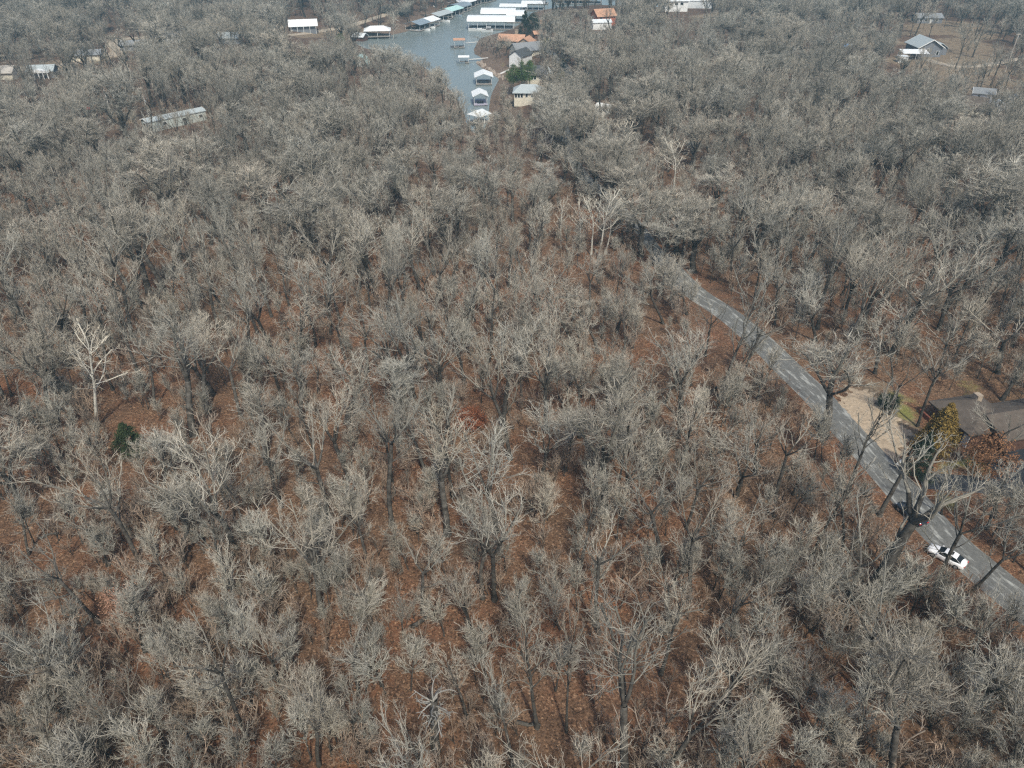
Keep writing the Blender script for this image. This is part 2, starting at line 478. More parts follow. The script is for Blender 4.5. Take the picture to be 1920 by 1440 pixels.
ROADS = []
def strip(name, pts_px, width, material, label, lift=0.07, side=0.0):
    P = [ground(a, b) for a, b in pts_px]
    # resample with Catmull-Rom
    pts = []
    Q = [P[0] * 2 - P[1]] + P + [P[-1] * 2 - P[-2]]
    for i in range(1, len(Q) - 2):
        p0, p1, p2, p3 = Q[i - 1], Q[i], Q[i + 1], Q[i + 2]
        n = max(2, int((p2 - p1).length / 2.0))
        for k in range(n):
            t = k / n
            q = 0.5 * ((2 * p1) + (p2 - p0) * t + (2 * p0 - 5 * p1 + 4 * p2 - p3) * t * t + (3 * p1 - p0 - 3 * p2 + p3) * t ** 3)
            pts.append(Vector((q.x, q.y)))
    pts.append(Vector((P[-1].x, P[-1].y)))
    n = len(pts); vs = []; uvs = []; run = 0
    K = 6
    for i in range(n):
        d = (pts[min(i + 1, n - 1)] - pts[max(i - 1, 0)]).normalized(); nr = Vector((-d.y, d.x))
        if i: run += (pts[i] - pts[i - 1]).length
        for j in range(K + 1):
            u = (j / K - 0.5) * width + side
            q = pts[i] + nr * u
            e = 0.0 if 0 < j < K else -0.16
            vs.append((q.x, q.y, lift + e + 0.04 * (1 - (2 * j / K - 1) ** 2))); uvs.append((u, run))
    arr = np.array(vs); arr[:, 2] += H(arr[:, 0], arr[:, 1])
    fs = [(i * (K + 1) + j, i * (K + 1) + j + 1, (i + 1) * (K + 1) + j + 1, (i + 1) * (K + 1) + j) for i in range(n - 1) for j in range(K)]
    me = bpy.data.meshes.new(name); me.from_pydata(arr.tolist(), [], fs)
    uvl = me.uv_layers.new(name='UVMap')
    for lp in me.loops: uvl.data[lp.index].uv = uvs[lp.vertex_index]
    me.materials.append(material)
    me.polygons.foreach_set('use_smooth', [True] * len(me.polygons))
    o = bpy.data.objects.new(name, me); C.objects.link(o)
    ROADS.append((np.array([(p.x, p.y) for p in pts]), width))
    return tag(o, label, kind='structure')

road_px = [(2150, 1330), (2030, 1225), (1925, 1138), (1840, 1068), (1765, 1003), (1700, 930), (1640, 862), (1583, 800), (1530, 742),
           (1480, 694), (1425, 640), (1365, 590), (1295, 542), (1235, 478), (1190, 418), (1130, 362), (1085, 318), (1062, 262),
           (1056, 215), (1058, 180), (1066, 152), (1062, 128), (1035, 100), (1010, 92)]
M_ROAD = road_material('worn_asphalt', (0.13, 0.13, 0.124), (0.26, 0.24, 0.20), (0.35, 0.355, 0.335), True)
strip('road', road_px[:14], 5.5, M_ROAD, 'worn grey asphalt lane curving through the bare woods')
strip('road', road_px[12:], 3.8, M_ROAD, 'narrower far stretch of the grey lane down to the cove', 0.05)
M_DRIVE = road_material('fresh_asphalt', (0.028, 0.031, 0.038), (0.05, 0.05, 0.05), (0.05, 0.055, 0.065))
strip('driveway', [(1722, 900), (1760, 903), (1810, 906), (1865, 913), (1920, 922), (2000, 935)], 3.4, M_DRIVE,
      'black asphalt driveway branching off the lane towards the brown house', 0.10)
strip('driveway_turnaround', [(1905, 925), (1900, 895), (1905, 868), (1925, 850), (1990, 830)], 5.2, M_DRIVE,
      'black asphalt turnaround beside the brown roofed house', 0.125)
M_DIRT = road_material('pale_dirt_track', (0.36, 0.30, 0.23), (0.3, 0.24, 0.17), (0.42, 0.37, 0.3))
strip('dirt_road', [(-60, 140), (20, 131), (90, 125), (150, 117), (200, 107), (222, 96), (214, 82), (225, 74), (300, 68)], 7.5, M_DIRT,
      'pale dirt track running past the far white trimmed house', 0.09)
strip('dirt_road', [(540, 66), (590, 60), (640, 52), (690, 38), (740, 22), (770, 8)], 4.0, M_DIRT,
      'pale dirt track beside the white roofed barn above the cove', 0.09)
strip('gravel_path', [(1735, 110), (1760, 118), (1800, 125), (1850, 122), (1900, 112), (1960, 100)], 4.5, M_DIRT,
      'pale gravel drive leading up to the grey gabled house', 0.09)
strip('gravel_path', [(1050, 152), (1068, 142)], 3.0, M_DIRT, 'short pale path beside the green lawn near the lane', 0.10)

def flat_patch(name, pl, material, label, lift=0.05):
    P = px_poly_xy(pl)
    x0, y0 = P.min(0); x1, y1 = P.max(0)
    xs = np.arange(x0, x1 + 1, .35); ys = np.arange(y0, y1 + 1, .35)
    X, Y = np.meshgrid(xs, ys); s = poly_sd(X, Y, P) + 0.7 * np.sin(X * 1.3) * np.cos(Y * 1.7) + .5 * np.sin(X * 3.1 + Y * 2.3) + .35 * np.cos(Y * 4.7 - X * 2.9)
    Z = H(X, Y) + lift - 0.25 * np.clip(s + 0.6, 0, 1)
    idx = np.arange(X.size).reshape(X.shape); fs = []
    for a in range(X.shape[0] - 1):
        for b_ in range(X.shape[1] - 1):
            if max(s[a, b_], s[a + 1, b_], s[a, b_ + 1], s[a + 1, b_ + 1]) < 0.9:
                fs.append((int(idx[a, b_]), int(idx[a, b_ + 1]), int(idx[a + 1, b_ + 1]), int(idx[a + 1, b_])))
    me = bpy.data.meshes.new(name); me.from_pydata(np.stack([X.ravel(), Y.ravel(), Z.ravel()], 1).tolist(), [], fs)
    me.materials.append(material); me.polygons.foreach_set('use_smooth', [True] * len(me.polygons))
    o = bpy.data.objects.new(name, me); C.objects.link(o)
    return tag(o, label, kind='structure')
M_GRAVEL = mat('tan_gravel', (0.36, 0.285, 0.205), 0.95, var=0.3, scale=2.2, bump=0.5)
flat_patch('gravel_pad', [(1565, 748), (1590, 722), (1645, 735), (1662, 772), (1708, 795), (1715, 815), (1705, 850), (1692, 885), (1650, 862), (1600, 812)],
           M_GRAVEL, 'tan gravel parking pad between the lane and the brown house')

# ------------------------------------------------------------------ buildings
FOOT = []      # (x, y, radius) kept free of trees
CLEARPX = []   # image regions that stay mostly open: (polygon, chance that a tree may stand in front)

def window(par, side, u, z, w, h, L, W, frame=None):
    """side: 'f' (-y), 'b' (+y), 'l' (-x), 'r' (+x); u along the wall"""
    e = 0.06
    fr = MB(); pn = MB()
    if side in 'fb':
        y = (-W / 2 - e / 2) if side == 'f' else (W / 2 + e / 2); s = -1 if side == 'f' else 1
        fr.box((u, y, z), (w + 0.24, e, h + 0.24)); pn.box((u, y + s * (e / 2 + 0.01), z), (w, 0.02, h))
    else:
        x = (-L / 2 - e / 2) if side == 'l' else (L / 2 + e / 2); s = -1 if side == 'l' else 1
        fr.box((x, u, z), (e, w + 0.24, h + 0.24)); pn.box((x + s * (e / 2 + 0.01), u, z), (0.02, w, h))
    f = fr.build('window', frame or M_WHITE, par)
    pn.build('pane', M_GLASS, f)

def roof_mesh(mb, L, W, z, rise, over, hip=0.0, th=0.22):
    """gable or hip roof shell, ridge along x; hip = inset of the ridge ends"""
    a, b = L / 2 + over, W / 2 + over
    zo = z - over * rise / (W / 2)
    r = a - hip if hip else a
    top = [(-a, -b, zo), (a, -b, zo), (a, b, zo), (-a, b, zo), (-r, 0, z + rise), (r, 0, z + rise)]
    n = 6
    vs = [(x, y, q + th) for x, y, q in top] + [(x, y, q + 0.02) for x, y, q in top]
    F_ = [(0, 1, 5, 4), (2, 3, 4, 5)]
    if hip: F_ += [(1, 2, 5), (3, 0, 4)]
    fs = F_ + [tuple(i + n for i in f[::-1]) for f in F_]
    if hip: rim = [(0, 1), (1, 2), (2, 3), (3, 0)]
    else: rim = [(0, 1), (1, 5), (5, 2), (2, 3), (3, 4), (4, 0)]
    fs += [(i, i + n, j + n, j) for i, j in rim]
    mb.add(vs, fs)
    return mb

def house(name, label, cat, loc, yaw, L, W, h, rise, wall, roof, hip=0.0, wins=(), chimney=None, door=None, over=0.5, trim=False, extra=None, foot=True):
    e = empty(name, loc, yaw); tag(e, label, cat)
    mb = MB()
    if hip:
        mb.box((0, 0, h / 2 - 0.75), (L, W, h + 1.5))
    else:
        mb.prism([(-W / 2, -1.5), (W / 2, -1.5), (W / 2, h), (0, h + rise), (-W / 2, h)], 'x', -L / 2, L / 2)
    mb.build('wall', wall, e)
    r = roof_mesh(MB(), L, W, h, rise, over, hip).build('roof', roof, e)
    if trim:
        s = rise / (W / 2)
        for x in (-L / 2 - over - 0.04, L / 2 + over + 0.04):
            t = MB()
            for q in (-1, 1):
                y0 = q * (W / 2 + over); z0 = h - over * s + 0.1
                t.add([(x - .04, y0, z0 - .14), (x + .04, y0, z0 - .14), (x + .04, y0, z0 + .16), (x - .04, y0, z0 + .16),
                       (x - .04, 0, h + rise - .04), (x + .04, 0, h + rise - .04), (x + .04, 0, h + rise + .26), (x - .04, 0, h + rise + .26)],
                      [(0, 1, 2, 3), (4, 7, 6, 5), (0, 4, 5, 1), (1, 5, 6, 2), (2, 6, 7, 3), (3, 7, 4, 0)])
            t.build('fascia', M_WHITE, e)
    for w in wins: window(e, w[0], w[1], w[2], w[3], w[4], L, W)
    if door:
        side, u, w, dh, m = door
        d = MB(); 
        if side in 'fb': d.box((u, (-1 if side == 'f' else 1) * (W / 2 + 0.035), dh / 2), (w, 0.07, dh))
        else: d.box(((-1 if side == 'l' else 1) * (L / 2 + 0.035), u, dh / 2), (0.07, w, dh))
        d.build('door', m, e)
    if chimney:
        x, y, s, ht = chimney
        c = MB().box((x, y, h + ht / 2), (s, s, ht + 1.2)); c.box((x, y, h + ht + 0.66), (s + .2, s + .2, .12))
        c.build('chimney', M_STONE, r)
    if extra: extra(e)
    if foot: FOOT.append((loc[0], loc[1], max(L, W) / 2 + 2.0))
    return e

def yaw_px(a, b, f=ground):
    p, q = f(*a), f(*b)
    return math.atan2(q.y - p.y, q.x - p.x)

# brown roofed house beside the lane
pf_ = at_z(1741, 755, 2.5); pn_ = at_z(1818, 820, 2.5)
ad_ = (pn_ - pf_).normalized(); rt_ = Vector((-ad_.y, ad_.x, 0)).normalized()
if rt_.x < 0: rt_ = -rt_
Lb = (pn_ - pf_).length; Wb = 7.6
cb = pf_ + ad_ * (Lb / 2) + rt_ * (Wb / 2)
def brown_extra(e):
    # wing running away from the lane behind the pale tree; local x runs along the lane side wall
    o = roof_mesh(MB(), 13, 6.2, 2.5, 1.35, .5, 0, .2).build('wing_roof', M_SHINGB, e); o.location = (2.2, 6.2, 0.02); o.rotation_euler = (0, 0, R(90))
    MB().box((2.2, 6.4, .5), (6.2, 12.4, 4.0)).build('wing_wall', M_BROWNW, e)
    MB().box((-1.2, 0.8, 4.0), (.9, .8, 1.3)).build('chimney', M_STONE, e)
    MB().box((-2.6, -Wb / 2 - 0.16, .25), (3.6, .3, .9)).build('brick_planter', mat('dull_brick', (.2, .07, .045), .9, var=.3), e)
house('brown_house', 'low house with brown shingle roof and dark brown walls beside the lane', 'house', (cb.x, cb.y, hh(cb.x, cb.y)), math.atan2(ad_.y, ad_.x), Lb - 1.0, Wb - 1.0, 2.5, 1.5,
      M_BROWNW, M_SHINGB, hip=3.0, wins=[('b' if rt_.dot(Vector((-ad_.y, ad_.x, 0))) < 0 else 'f', 0.5, 1.4, 1.6, 1.0)], door=('b' if rt_.dot(Vector((-ad_.y, ad_.x, 0))) < 0 else 'f', 3.0, .9, 2.0, M_WHITE), over=0.55, extra=brown_extra)
ax = rt_
pc = at_z(1905, 782, 2.7)
e = empty('carport', (pc.x + 2, pc.y + 1, hh(pc.x, pc.y)), math.atan2(ax.y, ax.x)); tag(e, 'flat pinkish white carport roof at the edge of the brown house', 'carport')
MB().box((0, 0, 2.6), (9, 1.6, 0.12)).build('roof', mat('pinkish_white_sheet', (0.6, 0.52, 0.48), 0.6), e)
for x in (-4, 4):
    for y in (-.6, .6): MB().tube((x, y, -0.3), (x, y, 2.54), 0.05, 0.05, 6).build('post', M_WHITE, e)

# grey gabled house, top right
p = ground(1738, 106)
def gable_grey(e):
    # wing to the far right with its own roof
    MB().prism([(-4, -1.5), (4, -1.5), (4, 3.0), (0, 5.2), (-4, 3.0)], 'y', 4.0, 9.5).build('wing_wall', M_GREYW, e)
    MB().box((-5.2, 0.2, 7.2), (0.5, 0.5, 1.1)).build('roof_vent', M_SHINGD, e)
def grey_house():
    e = house('grey_house', 'slate grey gabled house with pale blue grey roof on the tan clearing', 'house', (p.x, p.y + 4.5, hh(p.x, p.y + 4.5)), R(90), 11.5, 9.6, 3.7, 2.7, M_GREYW, M_SHINGL,
          wins=[('l', -3.2, 1.5, .9, 1.4), ('l', 1.0, 2.6, .9, 0.8), ('l', 3.2, 2.7, 1.6, 0.7)], trim=True, over=0.7)
    w = roof_mesh(MB(), 7, 5.6, 2.6, 1.7, 0.4)
    o = w.build('wing_roof', M_SHINGL, e); o.location = (2.0, -6.4, 0); 
    MB().box((2.0, -6.4, 0.55), (7, 5.5, 4.1)).build('wing_wall', M_GREYW, e)
    sk = MB().box((2.6, -7.8, 3.75), (1.1, 0.8, 0.14)).build('skylight', M_GLASS, e); sk.rotation_euler = (0, 0, 0)
    return e
grey_house()
q = ground(1713, 111)
e = empty('metal_carport', (q.x - 0.5, q.y, hh(q.x, q.y)), R(-4)); tag(e, 'open carport with bright white metal roof in front of the grey house', 'carport')
MB().add([(-5.2, -2.6, 2.5), (5.2, -2.6, 2.5), (5.2, 2.8, 3.2), (-5.2, 2.8, 3.2), (-5.2, -2.6, 2.6), (5.2, -2.6, 2.6), (5.2, 2.8, 3.3), (-5.2, 2.8, 3.3)],
         [(0, 3, 2, 1), (4, 5, 6, 7), (0, 1, 5, 4), (1, 2, 6, 5), (2, 3, 7, 6), (3, 0, 4, 7)]).build('roof', M_METALW, e)
for x in (-5, 0, 5):
    for y in (-2.5, 2.7): MB().tube((x, y, -0.5), (x, y, 2.55 if y < 0 else 3.15), 0.07, 0.07, 6).build('post', M_WHITE, e)
FOOT.append((q.x, q.y, 7))
q = ground(1697, 116)
e = empty('garden_shed', (q.x - 1.5, q.y, hh(q.x, q.y)), R(-6)); tag(e, 'small white lean-to shed at the corner of the white metal carport', 'shed')
MB().box((0, 0, 0.9), (3.4, 3, 2.6)).build('wall', M_WHITE, e)
MB().box((0, 0, 2.27), (3.8, 3.4, 0.12)).build('roof', M_METAL, e)

# white garage pair at the right edge
p = ground(1838, 190)
house('white_garage', 'white walled garage with grey shingle roof at the far clearing', 'garage', tuple(p), R(-24), 5.6, 4.6, 2.9, 1.1, M_WHITE, M_SHING, wins=[('f', -1.2, 1.9, 0.7, 0.7)],
      door=('f', 1.1, 2.0, 1.8, M_METAL), over=0.5, trim=True)
p = ground(1893, 203)
house('white_shed', 'white gabled shed beside the white walled garage', 'shed', tuple(p), R(50), 4.2, 4.4, 2.7, .9, M_WHITE, M_SHING, over=0.5, trim=True)
p = ground(1868, 206)
house('small_white_shed', 'tiny pale shed between the white garage and the gabled shed', 'shed', tuple(p), R(65), 3, 2.6, 2.0, 0.7, M_WHITE, M_METAL, over=0.25)
p = ground(1790, 208)
house('long_grey_house', 'long low house with weathered grey shingle roof half hidden by trees', 'house', tuple(p), R(-28), 15, 8, 2.6, 2.0, M_TANW, M_SHINGB, wins=[('f', -4, 1.5, 1.5, 1), ('f', 3, 1.5, 1.5, 1)], over=0.6)
p = ground(1736, 42)
house('dark_house', 'dark long ranch house among tall bare trees beyond the grey house', 'house', tuple(p), R(0), 12.5, 7, 2.6, 1.5, M_GREYW, M_SHING, wins=[('f', x, 1.6, 1.2, 0.9) for x in (-4.5, -2, 3.5)], door=('f', 0.5, 1.1, 2.1, M_WHITE))

# cove houses
p = ground(991, 196)
house('cream_house', 'cream walled house with grey hip roof and a row of windows by the cove', 'house', (p.x, p.y + 3, hh(p.x, p.y + 1) + .9), R(-3), 9.6, 7, 3.2, 1.7, M_TANW, M_SHINGL, hip=2.8,
      wins=[('f', x, 2.1, 0.7, 1.2) for x in (-4.2, -3.2, -2.2)] + [('f', -0.5, 2.2, 0.7, 0.9), ('f', 1.4, 2.2, 0.7, 0.9), ('f', 3.2, 2.2, 0.7, 0.7)], over=0.6)
p = ground(996, 170)
house('tan_house', 'tan two storey house with dark shingle roof behind the pines', 'house', (p.x + 1, p.y + 4, hh(p.x, p.y + 2) + .5), R(-4), 9, 8, 5.0, 2.2, M_TANW, M_SHINGD,
      wins=[('f', x, 4.0, 0.8, 1.1) for x in (-3.6, -2.6, -0.4, 0.6)] + [('f', 3, 3.9, 2.0, 0.5)], over=0.5)
p = ground(1022, 158)
house('white_annex', 'small white annex with steep roof beside the tan house', 'house', tuple(p), R(70), 5, 4, 3.8, 1.8, M_WHITE, M_SHINGL, over=0.3)
p = ground(963, 126)
house('narrow_white_house', 'tall narrow white fronted house above the rocky point', 'house', (p.x + 3, p.y + 3, hh(p.x, p.y)), R(60), 9, 6, 4.5, 2, M_WHITE, M_SHINGD, over=0.4)
p = ground(988, 104)
house('hip_roof_house', 'low house with brown grey gable roof near the cove bend', 'house', tuple(p), R(25), 13, 8, 2.8, 2.4, M_TANW, M_SHING, over=0.6)
p = ground(960, 88)
house('orange_roof_house', 'house with long orange tile roof on the cove point', 'house', (p.x, p.y + 4, hh(p.x, p.y)), R(-12), 11.5, 7, 2.6, 2.0, M_STONE, M_ORANGE, wins=[('f', -3, 1.5, 1.6, 1), ('f', 3, 1.5, 1.6, 1)], over=0.6, chimney=(2.0, 1.0, 1.4, 3.2))
p = ground(983, 90)
house('orange_gable_house', 'smaller orange roofed wing turned across the long orange roof', 'house', (p.x + 1, p.y + 1, hh(p.x, p.y)), R(70), 7, 6, 2.6, 1.8, M_STONE, M_ORANGE, over=0.5)
p = ground(1023, 50)
house('orange_cabin', 'small cabin with orange roof behind the dark cedars', 'house', tuple(p), R(10), 5.5, 4.5, 2.0, 1.2, M_TANW, M_ORANGE)
p = ground(1008, 70)
house('orange_shed', 'small orange roofed shed at the end of the cove lane', 'shed', tuple(p), R(15), 4, 3.5, 1.8, .9, M_BROWNW, M_ORANGE)
p = ground(1130, 46)
house('brick_house', 'brown gabled house with orange roof and white lower storey up the slope', 'house', tuple(p), R(20), 9.5, 8, 4.4, 2.4, M_REDROOF, M_ORANGE, over=0.6, wins=[('f', -3, 3.2, 1.2, 1.0), ('l', 2, 3.2, 1.2, 1.0)])
p = ground(1125, 52)
house('white_lean_to', 'pale lean-to building below the brown gabled house', 'shed', (p.x, p.y - 3, hh(p.x, p.y - 3)), R(10), 9, 5, 3.0, 1.0, M_WHITE, M_METAL, over=0.3)
p = ground(1262, 20)
house('lake_white_house', 'white storeyed house near the open lake at the top', 'house', tuple(p), R(5), 13, 10, 5.5, 2.6, M_WHITE, M_METAL, wins=[('f', -3, 4, 1.6, 1.2), ('f', 0, 4, 1.6, 1.2), ('f', 3, 4, 1.6, 1.2)], over=0.6)
p = ground(1310, 14)
house('lake_metal_building', 'pale metal building on the far lake shore', 'shed', tuple(p), R(-4), 14, 9, 4, 1.6, M_METAL, M_METALW, over=0.3)

# upper left
p = ground(570, 58)
def barn_posts(e):
    for x in (-6, -3, 0, 3, 6): MB().tube((x, -4.5, -1), (x, -4.5, 2.6), 0.12, 0.12, 6).build('post', M_WHITE, e)
house('white_roof_barn', 'open sided barn with long white metal roof above the cove', 'barn', tuple(p), R(14), 12, 7, 3.2, 1.9, M_GREYW, M_METALW, over=1.1, extra=barn_posts)
p = ground(84, 143)
def porch_cols(e):
    for x in (-3, -1.5, 0, 1.5, 3): MB().box((x, -4.9, 0.8), (0.3, 0.3, 2.6)).build('column', M_WHITE, e)
    MB().prism([(-3.4, 2.1), (3.4, 2.1), (0, 3.3)], 'y', -5.1, -3.0).build('porch_gable', M_WHITE, e)
house('white_column_house', 'pale house with white columned porch beside the dirt track', 'house', tuple(p), R(10), 8.5, 6, 2.4, 1.4, M_GREYW, M_SHINGL, over=0.5, extra=porch_cols)
p = ground(8, 146)
house('tan_roof_house', 'tan roofed house cut by the edge of the view beside the dirt track', 'house', tuple(p), R(5), 9, 6, 2.4, 1.6, M_TANW, mat('tan_shingles', (0.42, 0.39, 0.35), 0.9, var=0.1), over=0.6)
p = ground(434, 80)
house('grey_cottage', 'small cottage with pale grey gable roof in the upper woods', 'house', tuple(p), R(5), 9, 7, 2.5, 1.8, M_GREYW, M_SHINGL)
p = ground(322, 78)
house('pale_cottage', 'pale cottage at the far end of the dirt track', 'house', tuple(p), R(8), 9, 6, 2.5, 1.5, M_WHITE, M_SHING, wins=[('f', -2, 1.5, 1.2, 1.0)])
p = ground(255, 93)
house('grey_bungalow', 'long low grey roofed bungalow under the dirt track', 'house', tuple(p), R(14), 11, 5.5, 2.3, 1.3, M_GREYW, M_SHING)
p = ground(165, 112)
house('tan_bungalow', 'low grey tan roofed house below the dirt track', 'house', tuple(p), R(14), 11, 6, 2.3, 1.3, M_TANW, M_SHING)
p = ground(698, 70)
e = empty('hip_boathouse', (p.x + 3, p.y, ZW + 1.2), R(8)); tag(e, 'boathouse with white hip roof at the little inlet', 'boathouse')
roof_mesh(MB(), 13, 8, 2.6, 1.6, 0.4, hip=3.5).build('roof', M_METALW, e)
MB().box((0, 0, -0.2), (13, 8, 0.4)).build('deck', M_DECK, e)
for x in (-6, 0, 6):
    for y in (-3.6, 3.6): MB().tube((x, y, -2), (x, y, 2.7), 0.1, 0.1, 6).build('post', M_WHITE, e)
p = ground(676, 76)
house('lakeside_cabin', 'small brown cabin beside the white hip roofed boathouse', 'house', tuple(p), R(-20), 6, 5, 2.2, 1.3, M_BROWNW, M_METAL, foot=False)
# long pale mobile home
yw = yaw_px((276, 247), (384, 222))
p = ground(330, 234)
house('mobile_home', 'long pale green grey mobile home in the upper woods', 'mobile home', tuple(p), yw, 17.5, 4.4, 2.7, 0.6, M_PALEW, M_SHINGL,
      wins=[('f', -8.5, 1.6, 0.7, 0.9), ('f', -4.0, 1.6, 1.0, 0.8), ('f', 7, 1.6, 1.0, 0.8), ('l', 0.2, 1.5, 1.0, 1.3)], door=('f', 2.0, 0.95, 2.0, M_GLASS), over=0.2, trim=True)
# teal pool cover dome in the woods
p = ground(677, 122)
e = empty('garden_dome', tuple(p), 0); tag(e, 'pale teal domed greenhouse half hidden behind trees', 'greenhouse')
mb = MB(); n, k_ = 12, 5
for j in range(k_):
    for i in range(n):
        a0, a1 = math.pi * i / n, math.pi * (i + 1) / n; y0, y1 = -3.5 + 7 * j / k_, -3.5 + 7 * (j + 1) / k_
        mb.add([(3.2 * math.cos(a0), y0, 4 * math.sin(a0) - .4), (3.2 * math.cos(a1), y0, 4 * math.sin(a1) - .4), (3.2 * math.cos(a1), y1, 4 * math.sin(a1) - .4), (3.2 * math.cos(a0), y1, 4 * math.sin(a0) - .4)], [(0, 1, 2, 3)])
mb.build('cover', M_TEAL, e)
MB().box((0, -3.4, 1.4), (1.6, 0.1, 2.6)).build('door', M_WHITE, e)
# round topped white shed by the orange earth
p = ground(1131, 212)
e = empty('round_top_shed', tuple(p), R(-35)); tag(e, 'small white shed with rounded top beside bare orange earth', 'shed')
prof = [(-1.5, -.5), (1.5, -.5), (1.5, 2.0)] + [(1.5 * math.cos(a), 2.0 + 0.9 * math.sin(a)) for a in np.linspace(0.3, math.pi - 0.3, 7)] + [(-1.5, 2.0)]
MB().prism(prof, 'x', -2.2, 2.2).build('shell', M_WHITE, e)
MB().box((-2.23, 0, 0.95), (0.06, 0.9, 1.8)).build('door', M_METAL, e)
FOOT.append((p.x, p.y, 4))

# ------------------------------------------------------------------ docks and boats on the cove
def boat(loc, yaw, label, L=6.0, hull=M_WHITE, canopy=None, group=None, tail=M_DARK):
    e = empty('motor_boat', loc, yaw); tag(e, label, 'boat', group)
    vs = []; st = [(-.5, .95, .9), (-.2, 1.1, .85), (.15, 1.05, .9), (.38, .62, 1.0), (.5, .04, 1.12)]
    for x, w, z in st:
        vs += [(x * L, -w, z), (x * L, -w * .72, 0), (x * L, w * .72, 0), (x * L, w, z)]
    fs = []
    for i in range(len(st) - 1):
        a = i * 4; b = a + 4
        fs += [(a, a + 1, b + 1, b), (a + 1, a + 2, b + 2, b + 1), (a + 2, a + 3, b + 3, b + 2)]
    fs += [(0, 3, 2, 1)]
    mb = MB().add(vs, fs)
    mb.build('hull', hull, e)
    MB().add([(-.48 * L, -.85, .7), (.1 * L, -.9, .7), (.1 * L, .9, .7), (-.48 * L, .85, .7)], [(0, 1, 2, 3)]).build('cockpit', M_DECK, e)
    d = MB().add([(.1 * L, -1.0, .9), (.38 * L, -.6, 1.0), (.49 * L, 0, 1.12), (.38 * L, .6, 1.0), (.1 * L, 1.0, .9)], [(0, 1, 2, 3, 4)])
    d.build('bow_deck', hull, e)
    MB().add([(.12 * L, -.8, .92), (.12 * L, .8, .92), (.04 * L, .7, 1.4), (.04 * L, -.7, 1.4)], [(0, 1, 2, 3)]).build('windscreen', M_GLASS, e)
    MB().box((-.53 * L, 0, .75), (.35, .4, .9)).build('outboard', tail, e)
    if canopy:
        MB().box((-.1 * L, 0, 2.2), (.4 * L, 2.0, .08)).build('canopy', canopy, e)
        for x in (-.28 * L, .08 * L):
            for y in (-.9, .9): MB().tube((x, y, .8), (x, y, 2.18), .03, .03, 5).build('canopy_pole', M_STEEL, e)
    return e

def dock(label, loc, yaw, L, W, roofmat, h=3.2, rise=1.2, arch=False, hip=0.0, deckmat=None, bays=3, over=0.4, name='boat_dock', roofmat2=None):
    e = empty(name, loc, yaw); tag(e, label, 'boat dock', 'covered boat docks on the cove')
    dk = MB()
    t = 1.3
    dk.box((0, W / 2 - t / 2, .35), (L, t, .3)).box((0, -W / 2 + t / 2, .35), (L, t, .3))
    for x in (-L / 2 + t / 2, L / 2 - t / 2): dk.box((x, 0, .35), (t, W - 2 * t - .01, .3))
    d = dk.build('deck', deckmat or M_DECK, e)
    fl = MB()
    for y in (-W / 2 + t / 2, W / 2 - t / 2): fl.box((0, y, -.05), (L - .3, t - .3, .46))
    fl.build('float', M_FLOAT, d)
    if roofmat:
        if arch:
            mb = MB(); n = 10; pr = []
            for i in range(n + 1):
                a = math.pi * i / n; pr.append((-(W / 2 + over) * math.cos(a), h + rise * math.sin(a) ** 0.8))
            prof = [(y, z + .12) for y, z in pr] + [(y, z) for y, z in pr[::-1]]
            mb.prism(prof, 'x', -L / 2 - over, L / 2 + over); mb.build('roof', roofmat, e)
        else:
            roof_mesh(MB(), L, W, h, rise, over, hip, 0.14).build('roof', roofmat, e)
            if roofmat2:
                o = roof_mesh(MB(), L * 0.45, W, h + .06, rise, over + .02, 0, 0.14).build('roof', roofmat2, e); o.location = (L * 0.28, 0, 0)
        for i in range(bays + 1):
            x = -L / 2 + .3 + (L - .6) * i / bays
            for y in (-W / 2 + .2, W / 2 - .2): MB().tube((x, y, .5), (x, y, h + .05), .08, .08, 6).build('post', M_WHITE, e)
    return e

ysh = math.atan2(20, 9.3)
dk = dock('long dock with slate and white gable roof nearest on the wooded bank', wat(793, 53), ysh, 22, 9.5, M_SLATE, 3.4, 1.4, bays=4, roofmat2=M_METALW)
for i, (a, b, lb, cn) in enumerate([(779, 58, 'boat with tan deck moored at the open end of the slate roofed dock', M_CHAR), (797, 57, 'white boat nosing out beside the slate roofed dock', None), (806, 53, 'boat with pale canopy beside the slate roofed dock', M_METALW), (813, 48, 'small white boat at the far side of the slate roofed dock', None)]):
    boat(wat(a, b) + Vector((0, 0, -.1)), R(-25 + 6 * i), lb, 6.2, M_WHITE, cn, 'boats moored in the cove')
dock('dock with pale blue metal roof next along the wooded bank', wat(824, 38), ysh, 17, 9, M_SHINGL, 3.4, 1.2, bays=3)
boat(wat(835, 41), R(-20), 'white boat tied outside the pale blue roofed dock', 6, M_WHITE, None, 'boats moored in the cove')
dock('dock with teal metal roof along the wooded bank', wat(846, 29), ysh, 15, 9, M_TEAL, 3.4, 1.3, bays=3)
boat(wat(858, 31), R(-15), 'dark hulled boat tied outside the teal roofed dock', 6, M_SLATE, None, 'boats moored in the cove')
dock('dock with dull grey arched roof behind the teal roofed dock', wat(862, 22), ysh, 14, 9, M_SLATE, 3.2, 1.4, arch=True)
dock('dock with bright white gable roof behind the grey arched dock', wat(867, 15), ysh, 17, 11, M_METALW, 3.6, 1.5)
dock('dock with rust red roof near the top of the cove', wat(882, 10), ysh, 13, 9, M_REDROOF, 3.4, 1.5)
dock('dock with grey flat roof past the rust red one', wat(896, 6), ysh, 14, 8, M_SLATE, 3.0, .6)
dock('last pale roofed dock before the cove opens', wat(912, 3), ysh, 15, 8, M_METAL, 3.0, .8)
dock('big white arched roof dock with long sheltered slips on the inner point', wat(922, 53), R(-3), 25, 12, M_METALW, 4.2, 2.0, arch=True, bays=5, over=.5)
